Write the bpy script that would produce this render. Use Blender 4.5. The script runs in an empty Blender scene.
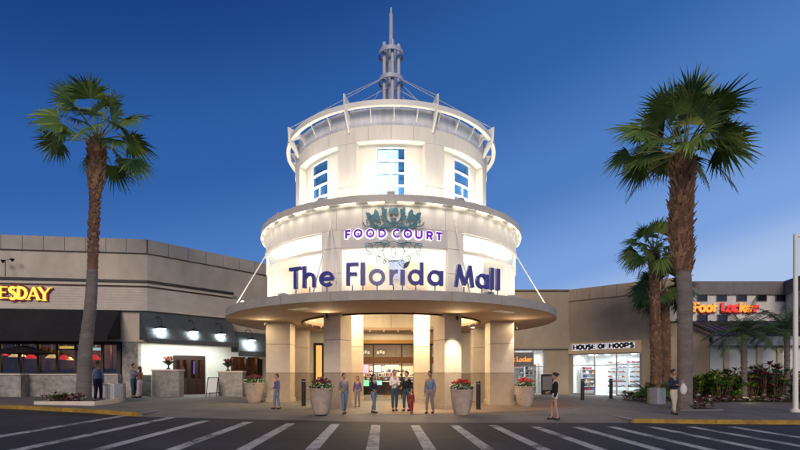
import bpy, bmesh, math, random
from mathutils import Vector, Matrix
R_ = math.radians
S = bpy.context.scene
COL = S.collection
random.seed(7)

# ------------------------------------------------------------------ camera
F, CX, HY, EYE = 460.0, 391.0, 373.0, 1.6      # focal length and eye level in units of the 800 px photograph
cam_d = bpy.data.cameras.new('camera'); cam = bpy.data.objects.new('camera', cam_d); COL.objects.link(cam)
cam_d.sensor_width = 36; cam_d.lens = F / 800 * 36
cam_d.shift_x = (400 - CX) / 800; cam_d.shift_y = (HY - 225) / 800
cam_d.clip_start = 0.1; cam_d.clip_end = 2000
cam.location = (0, 0, EYE); cam.rotation_euler = (R_(90), 0, 0)
S.camera = cam
# ------------------------------------------------------------------ sky, sun, exposure
W = bpy.data.worlds.new('World'); S.world = W; W.use_nodes = True
nt = W.node_tree; nt.nodes.clear()
def wn(t, **k):
    n = nt.nodes.new(t)
    for a, b in k.items(): setattr(n, a, b)
    return n
SUN_EL, SUN_ROT = R_(3.0), R_(112)
sky = wn('ShaderNodeTexSky', sky_type='NISHITA'); sky.sun_disc = False
sky.sun_elevation = SUN_EL; sky.sun_rotation = SUN_ROT; sky.air_density = 1.0; sky.dust_density = 0.3; sky.ozone_density = 4.0
tc = wn('ShaderNodeTexCoord'); sep = wn('ShaderNodeSeparateXYZ')
nt.links.new(tc.outputs['Generated'], sep.inputs[0])
# twilight tint: bluer overhead and away from the afterglow
ma = wn('ShaderNodeMath', operation='MULTIPLY_ADD'); ma.inputs[1].default_value = -0.29; ma.inputs[2].default_value = 0.0
nt.links.new(sep.outputs['X'], ma.inputs[0])
mb_ = wn('ShaderNodeMath', operation='ADD'); nt.links.new(sep.outputs['Z'], mb_.inputs[0]); nt.links.new(ma.outputs[0], mb_.inputs[1])
ramp = wn('ShaderNodeValToRGB'); nt.links.new(mb_.outputs[0], ramp.inputs[0])
cr = ramp.color_ramp; cr.interpolation = 'EASE'
while len(cr.elements) > 1: cr.elements.remove(cr.elements[-1])
def stop(p, c):
    e = cr.elements.new(p); e.color = (*c, 1)
cr.elements[0].position = 0.0; cr.elements[0].color = (0.44, 0.58, 0.85, 1)
stop(0.10, (0.22, 0.39, 0.77)); stop(0.28, (0.085, 0.22, 0.56)); stop(0.50, (0.030, 0.118, 0.38)); stop(0.72, (0.009, 0.050, 0.225)); stop(1.0, (0.006, 0.03, 0.13))
sat = wn('ShaderNodeMix', data_type='RGBA', blend_type='MIX'); sat.inputs[0].default_value = 0.90
skm = wn('ShaderNodeMix', data_type='RGBA', blend_type='MULTIPLY'); skm.inputs[0].default_value = 1.0
skm.inputs[7].default_value = (0.10, 0.14, 0.26, 1)
nt.links.new(sky.outputs[0], skm.inputs[6])
nt.links.new(skm.outputs[2], sat.inputs[6])
nt.links.new(ramp.outputs[0], sat.inputs[7])
bg = wn('ShaderNodeBackground'); bg.inputs[1].default_value = 1.0
out = wn('ShaderNodeOutputWorld')
nt.links.new(sat.outputs[2], bg.inputs[0]); nt.links.new(bg.outputs[0], out.inputs[0])
sun_d = bpy.data.lights.new('sun', 'SUN'); sun_d.energy = 2.0; sun_d.angle = R_(26); sun_d.color = (1.0, 0.81, 0.61)
sun = bpy.data.objects.new('sun', sun_d); COL.objects.link(sun); sun.rotation_euler = (R_(66), 0, R_(-6))
S.view_settings.view_transform = 'Standard'; S.view_settings.look = 'None'
S.view_settings.exposure = 0.0; S.view_settings.gamma = 1; S.view_settings.use_curve_mapping = False
S.render.engine = 'CYCLES'; S.cycles.use_denoising = True
S.cycles.max_bounces = 5; S.cycles.diffuse_bounces = 3; S.cycles.sample_clamp_indirect = 4

# ------------------------------------------------------------------ helpers
def G(x): return max(0.0, -0.02 * x)               # the pavement rises gently to the left
def at(px, py, Y): return Vector(((px - CX) * Y / F, Y, EYE + (HY - py) * Y / F))
def gp(px, py):
    s = 0.02 if px < CX else 0.0
    Y = F * EYE / ((py - HY) - s * (px - CX)); X = (px - CX) * Y / F
    return Vector((X, Y, G(X)))
def zz(py, Y): return EYE + (HY - py) * Y / F

class MB:
    def __init__(s): s.v = []; s.f = []; s.m = []
    def add(s, vs, fs, m=0):
        b = len(s.v); s.v += [Vector(p) for p in vs]
        for f in fs: s.f.append([b + i for i in f]); s.m.append(m)
        return s
    def box(s, x0, x1, y0, y1, z0, z1, m=0):
        return s.add([(x0,y0,z0),(x1,y0,z0),(x1,y1,z0),(x0,y1,z0),(x0,y0,z1),(x1,y0,z1),(x1,y1,z1),(x0,y1,z1)],
                     [(0,3,2,1),(4,5,6,7),(0,1,5,4),(1,2,6,5),(2,3,7,6),(3,0,4,7)], m)
    def obox(s, c, U, V, N, m=0):                  # centre and three half-vectors
        c, U, V, N = map(Vector, (c, U, V, N)); q = []
        for k in (-1, 1):
            for a, b in ((-1,-1),(1,-1),(1,1),(-1,1)): q.append(c + U*a + V*b + N*k)
        return s.add(q, [(0,3,2,1),(4,5,6,7),(0,1,5,4),(1,2,6,5),(2,3,7,6),(3,0,4,7)], m)
    def prism(s, pts, vec, m=0):
        n = len(pts); vec = Vector(vec); q = [Vector(p) for p in pts]
        return s.add(q + [p + vec for p in q], [tuple(range(n))[::-1], tuple(range(n, 2*n))] + [(i, (i+1) % n, n + (i+1) % n, n + i) for i in range(n)], m)
    def quad(s, a, b, c, d, m=0): return s.add([a, b, c, d], [(0,1,2,3)], m)
    def tube(s, pts, r, n=8, m=0, cap=True):
        pts = [Vector(p) for p in pts]; rs = r if isinstance(r, (list, tuple)) else [r] * len(pts)
        t0 = (pts[1] - pts[0]).normalized(); u = t0.orthogonal().normalized(); vs = []
        for i, p in enumerate(pts):
            t = (pts[min(i+1, len(pts)-1)] - pts[max(i-1, 0)]).normalized()
            u = (u - t * u.dot(t)); u = u.normalized() if u.length > 1e-6 else t.orthogonal().normalized()
            w = t.cross(u)
            for k in range(n):
                a = 2*math.pi*k/n; vs.append(p + (u*math.cos(a) + w*math.sin(a)) * rs[i])
        fs = [(i*n+k, i*n+(k+1)%n, (i+1)*n+(k+1)%n, (i+1)*n+k) for i in range(len(pts)-1) for k in range(n)]
        if cap: fs += [tuple(range(n))[::-1], tuple((len(pts)-1)*n + k for k in range(n))]
        return s.add(vs, fs, m)
    def lathe(s, prof, c, n=24, m=0, jit=0):
        c = Vector(c); vs = []
        for r, z in prof:
            for k in range(n):
                a = 2*math.pi*k/n; q = r * (1 + random.uniform(-jit, jit)); vs.append(c + Vector((q*math.cos(a), q*math.sin(a), z)))
        L = len(prof)
        fs = [(i*n+k, i*n+(k+1)%n, (i+1)*n+(k+1)%n, (i+1)*n+k) for i in range(L-1) for k in range(n)]
        fs += [tuple(range(n))[::-1], tuple((L-1)*n + k for k in range(n))]
        return s.add(vs, fs, m)
    def arc(s, R0, R1, z0, z1, t0, t1, n, m=0, c=None, close=False):   # curved block, angles in degrees from the street side
        vs = []
        for i in range(n + 1):
            t = R_(t0 + (t1 - t0) * i / n)
            for r, z in ((R0, z0), (R1, z0), (R1, z1), (R0, z1)): vs.append(Vector((r*math.sin(t), TY - r*math.cos(t), z)))
        fs = [(4*i+k, 4*i+4+k, 4*i+4+(k+1)%4, 4*i+(k+1)%4) for i in range(n) for k in range(4)]
        if not close: fs += [(0,1,2,3), (4*n+3,4*n+2,4*n+1,4*n)]
        return s.add(vs, fs, m)
    def sweep(s, path, o0, o1, z0, z1, m=0):        # band along a 2-D wall line, from offset o0 to o1 outwards
        P = [Vector(p) for p in path]; nn = []
        for i in range(len(P)-1):
            d = (P[i+1]-P[i]).normalized(); nn.append(Vector((d.y, -d.x)))
        vs = []
        for i, p in enumerate(P):
            a = nn[max(i-1, 0)]; b = nn[min(i, len(nn)-1)]; q = (a+b).normalized(); q = q / max(q.dot(a), .3)
            for o, z in ((o0, z0), (o1, z0), (o1, z1), (o0, z1)):
                w = p + q*o; vs.append((w.x, w.y, z))
        n = len(P) - 1
        fs = [(4*i+k, 4*i+4+k, 4*i+4+(k+1)%4, 4*i+(k+1)%4) for i in range(n) for k in range(4)] + [(0,1,2,3), (4*n+3,4*n+2,4*n+1,4*n)]
        return s.add(vs, fs, m)
    def blob(s, c, rx, ry, rz, nu=10, nv=7, m=0, jit=0):
        c = Vector(c); vs = [c + Vector((0,0,-rz))]
        for j in range(1, nv):
            a = math.pi*j/nv
            for i in range(nu):
                b = 2*math.pi*i/nu; q = 1 + random.uniform(-jit, jit)
                vs.append(c + Vector((rx*math.sin(a)*math.cos(b)*q, ry*math.sin(a)*math.sin(b)*q, -rz*math.cos(a)*q)))
        vs.append(c + Vector((0,0,rz))); L = len(vs) - 1; fs = []
        for i in range(nu):
            k = (i+1) % nu; fs += [(0, 1+k, 1+i), (L, L-nu+i, L-nu+k)]
            for j in range(nv-2): fs.append((1+j*nu+i, 1+j*nu+k, 1+(j+1)*nu+k, 1+(j+1)*nu+i))
        return s.add(vs, fs, m)
    def ribbon(s, pts, w, fr, d0, d1, closed=False, m=0):   # flat letter stroke; fr = (origin, U, V, N)
        O, U, V, N = fr; P = [Vector(p) for p in pts]; n = len(P); L = []; Rr = []
        for i in range(n):
            a = P[i] - P[(i-1) % n] if (closed or i > 0) else P[1] - P[0]
            b = P[(i+1) % n] - P[i] if (closed or i < n-1) else P[-1] - P[-2]
            a = a.normalized(); b = b.normalized(); na = Vector((-a.y, a.x)); nb = Vector((-b.y, b.x))
            q = (na + nb); q = q.normalized() if q.length > .05 else na
            q = q / max(q.dot(na), .45) * (w/2); L.append(P[i] + q); Rr.append(P[i] - q)
        vs = []
        for i in range(n):
            for p in (L[i], Rr[i]):
                for d in (d0, d1): vs.append(O + U*p.x + V*p.y + N*d)
        fs = []
        for i in range(n if closed else n-1):
            j = (i+1) % n; A = 4*i; B = 4*j
            fs += [(A+1, A+3, B+3, B+1), (A, B, B+2, A+2), (A, A+1, B+1, B), (A+2, B+2, B+3, A+3)]
        if not closed: fs += [(0, 2, 3, 1), (4*n-4, 4*n-3, 4*n-1, 4*n-2)]
        return s.add(vs, fs, m)
    def build(s, name, mats, parent=None, loc=None, smooth=False):
        mats = mats if isinstance(mats, (list, tuple)) else [mats]
        o_ = Vector(loc) if loc is not None else (ORG[parent] if parent is not None else Vector())
        me = bpy.data.meshes.new(name); me.from_pydata([v - o_ for v in s.v], [], s.f); me.update()
        bm = bmesh.new(); bm.from_mesh(me); bmesh.ops.recalc_face_normals(bm, faces=bm.faces); bm.to_mesh(me); bm.free()
        for q in mats: me.materials.append(q)
        me.polygons.foreach_set('material_index', s.m)
        if smooth: me.polygons.foreach_set('use_smooth', [True]*len(me.polygons)); me.set_sharp_from_angle(angle=R_(40))
        ob = bpy.data.objects.new(name, me); COL.objects.link(ob)
        if parent is not None: ob.parent = parent
        else: ob.location = o_
        ORG[ob] = o_
        return ob
ORG = {}
def thing(name, label, cat, loc, group=None):
    o = bpy.data.objects.new(name, None); COL.objects.link(o); o.location = loc; o.empty_display_size = .2
    ORG[o] = Vector(loc); return tag(o, label, cat, group)
def tag(o, label, cat, group=None):
    o['label'] = label; o['category'] = cat
    if group: o['group'] = group
    return o
def kind(o, k): o['kind'] = k; return o
def copy_tree(o, loc, rz=0.0, sc=1.0, label=None, parent=None):
    c = o.copy(); COL.objects.link(c); c.parent = parent
    if parent is None:
        c.location = loc; c.rotation_euler = (0, 0, rz); c.scale = (sc, sc, sc)
        if label: c['label'] = label
    for ch in list(o.children): copy_tree(ch, None, parent=c)
    ORG[c] = Vector(loc) if loc is not None else Vector()
    return c
def light(typ, loc, energy, color=(1,.8,.6), size=.1, aim=None, spot=90, blend=.6, parent=None):
    d = bpy.data.lights.new('lamp_light', typ); d.energy = energy; d.color = color
    if typ == 'AREA': d.size = size
    else: d.shadow_soft_size = size
    if typ == 'SPOT': d.spot_size = R_(spot); d.spot_blend = blend
    o = bpy.data.objects.new('lamp_light', d); COL.objects.link(o); o.location = loc
    if aim is not None: o.rotation_euler = (Vector(aim) - Vector(loc)).to_track_quat('-Z', 'Y').to_euler()
    return o

# ------------------------------------------------------------------ materials
def mat(name, c, rough=.7, var=0, scale=3.0, bump=0, bscale=40, metal=0, spec=.4, stretch=None, emit=0, ecol=None, dark=None, trans=0):
    m = bpy.data.materials.new(name); m.use_nodes = True; n = m.node_tree.nodes; l = m.node_tree.links
    b = n['Principled BSDF']; b.inputs['Base Color'].default_value = (*c, 1); b.inputs['Roughness'].default_value = rough
    b.inputs['Metallic'].default_value = metal; b.inputs['Specular IOR Level'].default_value = spec
    if trans: b.inputs['Transmission Weight'].default_value = trans
    if emit: b.inputs['Emission Color'].default_value = (*(ecol or c), 1); b.inputs['Emission Strength'].default_value = emit
    if var or bump:
        t = n.new('ShaderNodeTexCoord'); mp = n.new('ShaderNodeMapping'); l.new(t.outputs['Object'], mp.inputs[0])
        if stretch: mp.inputs['Scale'].default_value = stretch
    if var:
        a = n.new('ShaderNodeTexNoise'); a.inputs['Scale'].default_value = scale; a.inputs['Detail'].default_value = 6; a.inputs['Roughness'].default_value = .62
        l.new(mp.outputs[0], a.inputs[0])
        a2 = n.new('ShaderNodeTexNoise'); a2.inputs['Scale'].default_value = scale*.17; a2.inputs['Detail'].default_value = 3; l.new(mp.outputs[0], a2.inputs[0])
        ad = n.new('ShaderNodeMath'); ad.operation = 'ADD'; l.new(a.outputs[0], ad.inputs[0]); l.new(a2.outputs[0], ad.inputs[1])
        r = n.new('ShaderNodeValToRGB'); l.new(ad.outputs[0], r.inputs[0]); r.color_ramp.elements[0].position = .7/1.0*1.0 if False else .36
        mr = n.new('ShaderNodeMapRange'); mr.inputs['From Min'].default_value = .7; mr.inputs['From Max'].default_value = 1.3; l.new(ad.outputs[0], mr.inputs['Value']); l.new(mr.outputs[0], r.inputs[0])
        d = dark or tuple(x*(1-var) for x in c)
        r.color_ramp.elements[0].position = 0; r.color_ramp.elements[0].color = (*d, 1)
        r.color_ramp.elements[1].position = 1; r.color_ramp.elements[1].color = (*[min(1, x*(1+var*.6)) for x in c], 1)
        l.new(r.outputs[0], b.inputs['Base Color'])
    if bump:
        a = n.new('ShaderNodeTexNoise'); a.inputs['Scale'].default_value = bscale; a.inputs['Detail'].default_value = 5; l.new(mp.outputs[0], a.inputs[0])
        bu = n.new('ShaderNodeBump'); bu.inputs['Strength'].default_value = bump; bu.inputs['Distance'].default_value = .02
        l.new(a.outputs[0], bu.inputs['Height']); l.new(bu.outputs[0], b.inputs['Normal'])
    return m
M = {}
M['asphalt'] = mat('asphalt', (.025,.027,.036), .82, .34, 1.6, .5, 60)
M['road_paint'] = mat('road_paint', (.43,.43,.43), .7, .35, 5, .3, 50)
M['yellow_paint'] = mat('yellow_paint', (.36,.22,.035), .65, .45, 6, .3, 40)
M['concrete'] = mat('concrete', (.165,.155,.148), .8, .30, 1.1, .3, 40)
M['pavers'] = mat('pavers', (.18,.125,.095), .6, .3, 3, .3, 30)
M['joint'] = mat('joint', (.10,.09,.085), .9)
M['stucco'] = mat('stucco', (.50,.44,.365), .9, .26, 1.1, .35, 60, stretch=(1,1,.5))
M['coping'] = mat('coping', (.36,.325,.285), .85, .2, 1.5, .3, 50)
M['fascia_stucco'] = mat('fascia_stucco', (.53,.47,.41), .85, .16, 2, .2, 50)
M['dark_trim'] = mat('dark_trim', (.02,.018,.02), .5)
M['red_trim'] = mat('red_trim', (.10,.045,.035), .6)
M['split_stone'] = mat('split_stone', (.33,.31,.285), .95, .55, 4, 1.0, 7)
M['white_stucco'] = mat('white_stucco', (.66,.65,.59), .9, .1, 4, .5, 25)
M['tan_stucco'] = mat('tan_stucco', (.45,.365,.26), .9, .2, 1.1, .35, 50, stretch=(1,1,.6))
M['grey_stucco'] = mat('grey_stucco', (.19,.18,.18), .8, .2, 2, .2, 50)
M['pale_stucco'] = mat('pale_stucco', (.68,.68,.66), .9, .2, 1.5, .3, 50)
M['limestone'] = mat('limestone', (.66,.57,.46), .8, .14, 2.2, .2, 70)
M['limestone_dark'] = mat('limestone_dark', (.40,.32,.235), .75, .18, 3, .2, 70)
M['cream_panel'] = mat('cream_panel', (.76,.71,.62), .7, .12, 2.4, .1, 60, stretch=(1.5,1.5,.3))
M['cream_paint'] = mat('cream_paint', (.76,.73,.65), .75, .05, 2, .06, 60)
M['rim_metal'] = mat('rim_metal', (.50,.47,.42), .5, .12, 3, .05, 40)
M['canopy_edge'] = mat('canopy_edge', (.40,.365,.32), .6, .2, 2.5, .1, 40)
M['soffit'] = mat('soffit', (.60,.44,.30), .8, .1, 1.5, .1, 50)
M['zinc'] = mat('zinc', (.44,.445,.47), .5, .32, 3, .05, 40, metal=.1, stretch=(1.6,1.6,.25))
M['white_metal'] = mat('white_metal', (.80,.78,.70), .45)
M['spire_metal'] = mat('spire_metal', (.46,.48,.54), .5, .1, 3, metal=.1)
M['cable'] = mat('cable', (.6,.6,.6), .5)
M['black_metal'] = mat('black_metal', (.012,.012,.013), .45)
M['steel'] = mat('steel', (.42,.42,.42), .38, .12, 5, metal=.75)
M['bronze'] = mat('bronze', (.05,.03,.02), .4, metal=.3)
M['brown_panel'] = mat('brown_panel', (.16,.08,.035), .55, .15, 2)
M['navy_sign'] = mat('navy_sign', (.06,.065,.30), .3)
M['navy_side'] = mat('navy_side', (.22,.24,.42), .4)
M['teal'] = mat('teal', (.07,.21,.26), .5, .25, 12)
M['leaf_sign'] = mat('leaf_sign', (.01,.06,.07), .4)
M['awning_black'] = mat('awning_black', (.011,.010,.013), .85, .4, 3, .8, 1.8)
M['awning_grey'] = mat('awning_grey', (.075,.085,.09), .75, .3, 3, .9, 2.2)
M['awning_text'] = mat('awning_text', (.3,.3,.32), .7)
M['terracotta'] = mat('terracotta', (.44,.34,.265), .75, .34, 3.5, .15, 50)
M['soil'] = mat('soil', (.035,.024,.017), .95, .3, 9, .6, 30)
M['bark_grey'] = mat('bark_grey', (.17,.145,.135), .95, .35, 6, .8, 14, stretch=(1,1,4))
M['bark_brown'] = mat('bark_brown', (.155,.085,.055), .95, .45, 9, .8, 14)
M['boot'] = mat('boot', (.24,.135,.085), .9, .5, 5)
M['frond'] = mat('frond', (.085,.16,.03), .6, .45, 1.4)
M['frond_pale'] = mat('frond_pale', (.20,.27,.06), .6, .4, 1.4)
M['petiole'] = mat('petiole', (.19,.20,.07), .6, .2, 4)
M['frond_dark'] = mat('frond_dark', (.04,.085,.03), .6, .4, 2)
M['leaf_green'] = mat('leaf_green', (.10,.23,.045), .55, .45, 5)
M['leaf_lime'] = mat('leaf_lime', (.25,.32,.05), .55, .45, 6)
M['leaf_red'] = mat('leaf_red', (.19,.025,.045), .55, .45, 6)
M['leaf_fern'] = mat('leaf_fern', (.045,.12,.045), .6, .4, 5)
M['petal_red'] = mat('petal_red', (.45,.02,.02), .6)
M['petal_dark'] = mat('petal_dark', (.12,.012,.03), .6)
M['petal_white'] = mat('petal_white', (.65,.62,.55), .6)
M['petal_pink'] = mat('petal_pink', (.6,.22,.14), .6)
M['wood'] = mat('wood', (.030,.012,.008), .45, .25, 5, stretch=(1,1,.2))
M['interior_tan'] = mat('interior_tan', (.40,.27,.15), .8, .15, 2)
M['interior_white'] = mat('interior_white', (.78,.78,.78), .7)
M['paper'] = mat('paper', (.62,.66,.68), .7)
M['purple_lit'] = mat('purple_lit', (.10,.01,.28), .4, emit=.45, ecol=(.17,.01,.55))
M['halo_lit'] = mat('halo_lit', (.8,.8,.8), .5, emit=1.0, ecol=(1,.93,1))
M['yellow_lit'] = mat('yellow_lit', (.8,.6,.1), .4, emit=.95, ecol=(1,.66,.07))
M['crimson'] = mat('crimson', (.16,.008,.02), .5, emit=.10, ecol=(.5,.0,.03))
M['red_lit'] = mat('red_lit', (.6,.03,.03), .4, emit=.85, ecol=(.95,.05,.04))
M['orange_lit'] = mat('orange_lit', (.8,.3,.05), .4, emit=.95, ecol=(1,.33,.04))
M['amber_lit'] = mat('amber_lit', (.7,.35,.06), .4, emit=.8, ecol=(1,.40,.05)); M['lamp_white'] = mat('lamp_white', (1,1,1), .4, emit=6, ecol=(1,.95,.85))
M['lamp_warm'] = mat('lamp_warm', (1,.9,.7), .4, emit=4, ecol=(1,.78,.45))
M['lamp_cool'] = mat('lamp_cool', (1,1,1), .4, emit=5, ecol=(.85,1,1))
M['shade_red'] = mat('shade_red', (.6,.02,.02), .5, emit=.7, ecol=(.9,.03,.02))
M['shade_cream'] = mat('shade_cream', (.7,.5,.3), .5, emit=.6, ecol=(1,.62,.25))
M['skin_light'] = mat('skin_light', (.46,.27,.19), .6); M['skin_tan'] = mat('skin_tan', (.33,.18,.115), .6)
M['hair_dark'] = mat('hair_dark', (.018,.011,.008), .6); M['hair_brown'] = mat('hair_brown', (.07,.035,.018), .6); M['hair_grey'] = mat('hair_grey', (.25,.24,.23), .7)
M['eye'] = mat('eye', (.02,.02,.02), .3)
M['cloth_black'] = mat('cloth_black', (.010,.012,.018), .9, .2, 6); M['cloth_navy'] = mat('cloth_navy', (.018,.025,.05), .9, .2, 6)
M['cloth_white'] = mat('cloth_white', (.62,.60,.60), .9, .08, 6); M['cloth_cream'] = mat('cloth_cream', (.52,.46,.37), .9, .1, 6)
M['denim'] = mat('denim', (.03,.07,.10), .9, .2, 8); M['cloth_violet'] = mat('cloth_violet', (.13,.10,.24), .9, .1, 6)
M['cloth_slate'] = mat('cloth_slate', (.16,.20,.30), .9, .1, 6); M['cloth_grey'] = mat('cloth_grey', (.20,.18,.19), .9, .1, 6); M['cloth_red'] = mat('cloth_red', (.28,.03,.03), .9, .1, 6)
M['denim_pale'] = mat('denim_pale', (.13,.18,.24), .9, .1, 6)
M['shoe'] = mat('shoe', (.02,.018,.018), .5)
def road_mats():
    m = M['asphalt']; n = m.node_tree.nodes; l = m.node_tree.links; b = n['Principled BSDF']; old = b.inputs['Base Color'].links[0].from_socket
    t = n.new('ShaderNodeTexCoord')
    sp = n.new('ShaderNodeTexNoise'); sp.inputs['Scale'].default_value = 55; sp.inputs['Detail'].default_value = 3; l.new(t.outputs['Object'], sp.inputs[0])
    r1 = n.new('ShaderNodeMapRange'); r1.inputs['From Min'].default_value = .35; r1.inputs['From Max'].default_value = .7; r1.inputs['To Min'].default_value = .6; r1.inputs['To Max'].default_value = 1.7; l.new(sp.outputs[0], r1.inputs['Value'])
    w = n.new('ShaderNodeTexNoise'); w.inputs['Scale'].default_value = .7; w.inputs['Detail'].default_value = 5; l.new(t.outputs['Object'], w.inputs[0])
    vm = n.new('ShaderNodeVectorMath'); vm.operation = 'ADD'; l.new(t.outputs['Object'], vm.inputs[0]); l.new(w.outputs['Color'], vm.inputs[1])
    v = n.new('ShaderNodeTexVoronoi'); v.feature = 'DISTANCE_TO_EDGE'; v.inputs['Scale'].default_value = .28; l.new(vm.outputs[0], v.inputs[0])
    r2 = n.new('ShaderNodeMapRange'); r2.inputs['From Min'].default_value = .0; r2.inputs['From Max'].default_value = .010; r2.inputs['To Min'].default_value = .35; l.new(v.outputs['Distance'], r2.inputs['Value'])
    bl = n.new('ShaderNodeTexNoise'); bl.inputs['Scale'].default_value = .55; bl.inputs['Detail'].default_value = 4; mp = n.new('ShaderNodeMapping'); mp.inputs['Scale'].default_value = (.25, 1.6, 1); l.new(t.outputs['Object'], mp.inputs[0]); l.new(mp.outputs[0], bl.inputs[0])
    r3 = n.new('ShaderNodeMapRange'); r3.inputs['From Min'].default_value = .38; r3.inputs['From Max'].default_value = .62; r3.inputs['To Min'].default_value = .62; r3.inputs['To Max'].default_value = 1.35; l.new(bl.outputs[0], r3.inputs['Value'])
    m1 = n.new('ShaderNodeMath'); m1.operation = 'MULTIPLY'; l.new(r1.outputs[0], m1.inputs[0]); l.new(r2.outputs[0], m1.inputs[1]); m2 = n.new('ShaderNodeMath'); m2.operation = 'MULTIPLY'; l.new(m1.outputs[0], m2.inputs[0]); l.new(r3.outputs[0], m2.inputs[1])
    mx = n.new('ShaderNodeMix'); mx.data_type = 'RGBA'; mx.blend_type = 'MULTIPLY'; mx.inputs[0].default_value = 1; l.new(old, mx.inputs[6]); l.new(m2.outputs[0], mx.inputs[7]); l.new(mx.outputs[2], b.inputs['Base Color'])
    r4 = n.new('ShaderNodeMapRange'); r4.inputs['To Min'].default_value = .62; r4.inputs['To Max'].default_value = .92; l.new(bl.outputs[0], r4.inputs['Value']); l.new(r4.outputs[0], b.inputs['Roughness'])
    m = M['road_paint']; n = m.node_tree.nodes; l = m.node_tree.links; b = n['Principled BSDF']; old = b.inputs['Base Color'].links[0].from_socket; t = n.new('ShaderNodeTexCoord')
    a = n.new('ShaderNodeTexNoise'); a.inputs['Scale'].default_value = 9; a.inputs['Detail'].default_value = 8; a.inputs['Roughness'].default_value = .75; l.new(t.outputs['Object'], a.inputs[0])
    q = n.new('ShaderNodeTexNoise'); q.inputs['Scale'].default_value = .9; l.new(t.outputs['Object'], q.inputs[0]); ad = n.new('ShaderNodeMath'); ad.operation = 'ADD'; l.new(a.outputs[0], ad.inputs[0]); l.new(q.outputs[0], ad.inputs[1])
    r = n.new('ShaderNodeMapRange'); r.inputs['From Min'].default_value = .82; r.inputs['From Max'].default_value = .98; l.new(ad.outputs[0], r.inputs['Value'])
    mx = n.new('ShaderNodeMix'); mx.data_type = 'RGBA'; l.new(r.outputs[0], mx.inputs[0]); mx.inputs[6].default_value = (.07,.07,.075,1); l.new(old, mx.inputs[7]); l.new(mx.outputs[2], b.inputs['Base Color'])
road_mats()
def glass_mat(name, tint, rough, mixf):
    m = bpy.data.materials.new(name); m.use_nodes = True; n = m.node_tree.nodes; l = m.node_tree.links; n.clear()
    o = n.new('ShaderNodeOutputMaterial'); mx = n.new('ShaderNodeMixShader'); t = n.new('ShaderNodeBsdfTransparent'); g = n.new('ShaderNodeBsdfGlossy')
    t.inputs[0].default_value = (*tint, 1); g.inputs['Roughness'].default_value = rough; mx.inputs[0].default_value = mixf
    l.new(t.outputs[0], mx.inputs[1]); l.new(g.outputs[0], mx.inputs[2]); l.new(mx.outputs[0], o.inputs[0]); return m
M['glass'] = glass_mat('glass', (.9,.92,.92), .02, .035)
M['glass_dark'] = glass_mat('glass_dark', (.5,.5,.5), .03, .10)
M['glass_blue'] = mat('glass_blue', (.06,.20,.40), .08, .9, 2.6, spec=1.0, metal=.45, dark=(.01,.06,.20))  # sky reflection painted into the glass as mottled blue
M['window_black'] = mat('window_black', (.012,.013,.018), .15, spec=.6)

# ------------------------------------------------------------------ ground
TY = 24.3                                          # distance of the rotunda's axis
ROAD_DROP = 0.13
# kerb line (back of the road), left to right
KERB = [(-60,21.5), (-24,19.6), (-14.8,18.2), (-11.2,17.2), (-8.9,16.3)]
KERB_R = [(8.4,15.95), (11.0,15.55), (14.0,15.4), (24,15.3), (60,15.0)]
def grid_sheet(name, m, xs, yf0, yf1, zf, ny=1):
    b = MB(); vs = []
    for x in xs:
        for j in range(ny+1):
            t = j/ny; y = yf0(x)*(1-t) + yf1(x)*t; vs.append((x, y, zf(x, y)))
    k = ny+1; fs = [(i*k+j, (i+1)*k+j, (i+1)*k+j+1, i*k+j+1) for i in range(len(xs)-1) for j in range(ny)]
    b.add(vs, fs); return kind(b.build(name, m), 'structure')
allk = KERB + KERB_R
def kerb_y(x):
    for (a, ya), (b_, yb) in zip(allk, allk[1:]):
        if a <= x <= b_: return ya + (yb-ya)*(x-a)/(b_-a)
    return ya if x < allk[0][0] else yb
XS = sorted(set([-300,-60,-24,-14.8,-11.2,-8.9,-8.899,8.399,0,8.4,11,14,24,60,300] + [float(i) for i in range(-30, 31, 2)]))
grid_sheet('road', M['asphalt'], XS, lambda x: -80, lambda x: kerb_y(x) + .05, lambda x, y: G(x) - ROAD_DROP)
grid_sheet('ground', M['concrete'], XS, lambda x: kerb_y(x) + (.15 if x <= -8.9 or x >= 8.4 else 1.5), lambda x: 600, lambda x, y: G(x))
# ramp down to the crossing between the two kerbs
grid_sheet('ramp_paving', M['concrete'], [-8.9,-6,-3,0,3,6,8.4], lambda x: kerb_y(x) - .02, lambda x: kerb_y(x) + 1.52, lambda x, y: G(x) - .002 - (ROAD_DROP-.006) * max(0, 1 - (y - kerb_y(x)) / 1.5), 1)
b = MB()
for x, e in ((-8.9, .06), (8.4, -.06)):
    y = kerb_y(x); b.prism([(x+e*.1, y-.0, -.3), (x+e*.1, y+1.6, -.3), (x+e*.1, y+1.6, G(x)-.004), (x+e*.1, y, G(x)-.004)], (e, 0, 0))
kind(b.build('ramp_cheek', M['concrete']), 'structure')
def kerb(path, name):
    b = MB(); P = [Vector(p) for p in path]
    for a, c in zip(P, P[1:]):
        n = max(1, int((c-a).length / 2.4))
        for i in range(n):
            p, q = a + (c-a)*(i/n), a + (c-a)*((i+1)/n); d = (q-p).normalized(); p = p + d*.008; q = q - d*.008; nn = Vector((-d.y, d.x))*.2
            pts = []
            for w in (p, q, q+nn, p+nn): pts.append((w.x, w.y, G(w.x) - ROAD_DROP - .1))
            b.prism(pts, (0, 0, ROAD_DROP + .1 + .012))
    return kind(b.build(name, M['yellow_paint']), 'structure')
kerb(KERB, 'kerb'); kerb(KERB_R, 'kerb')
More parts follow.
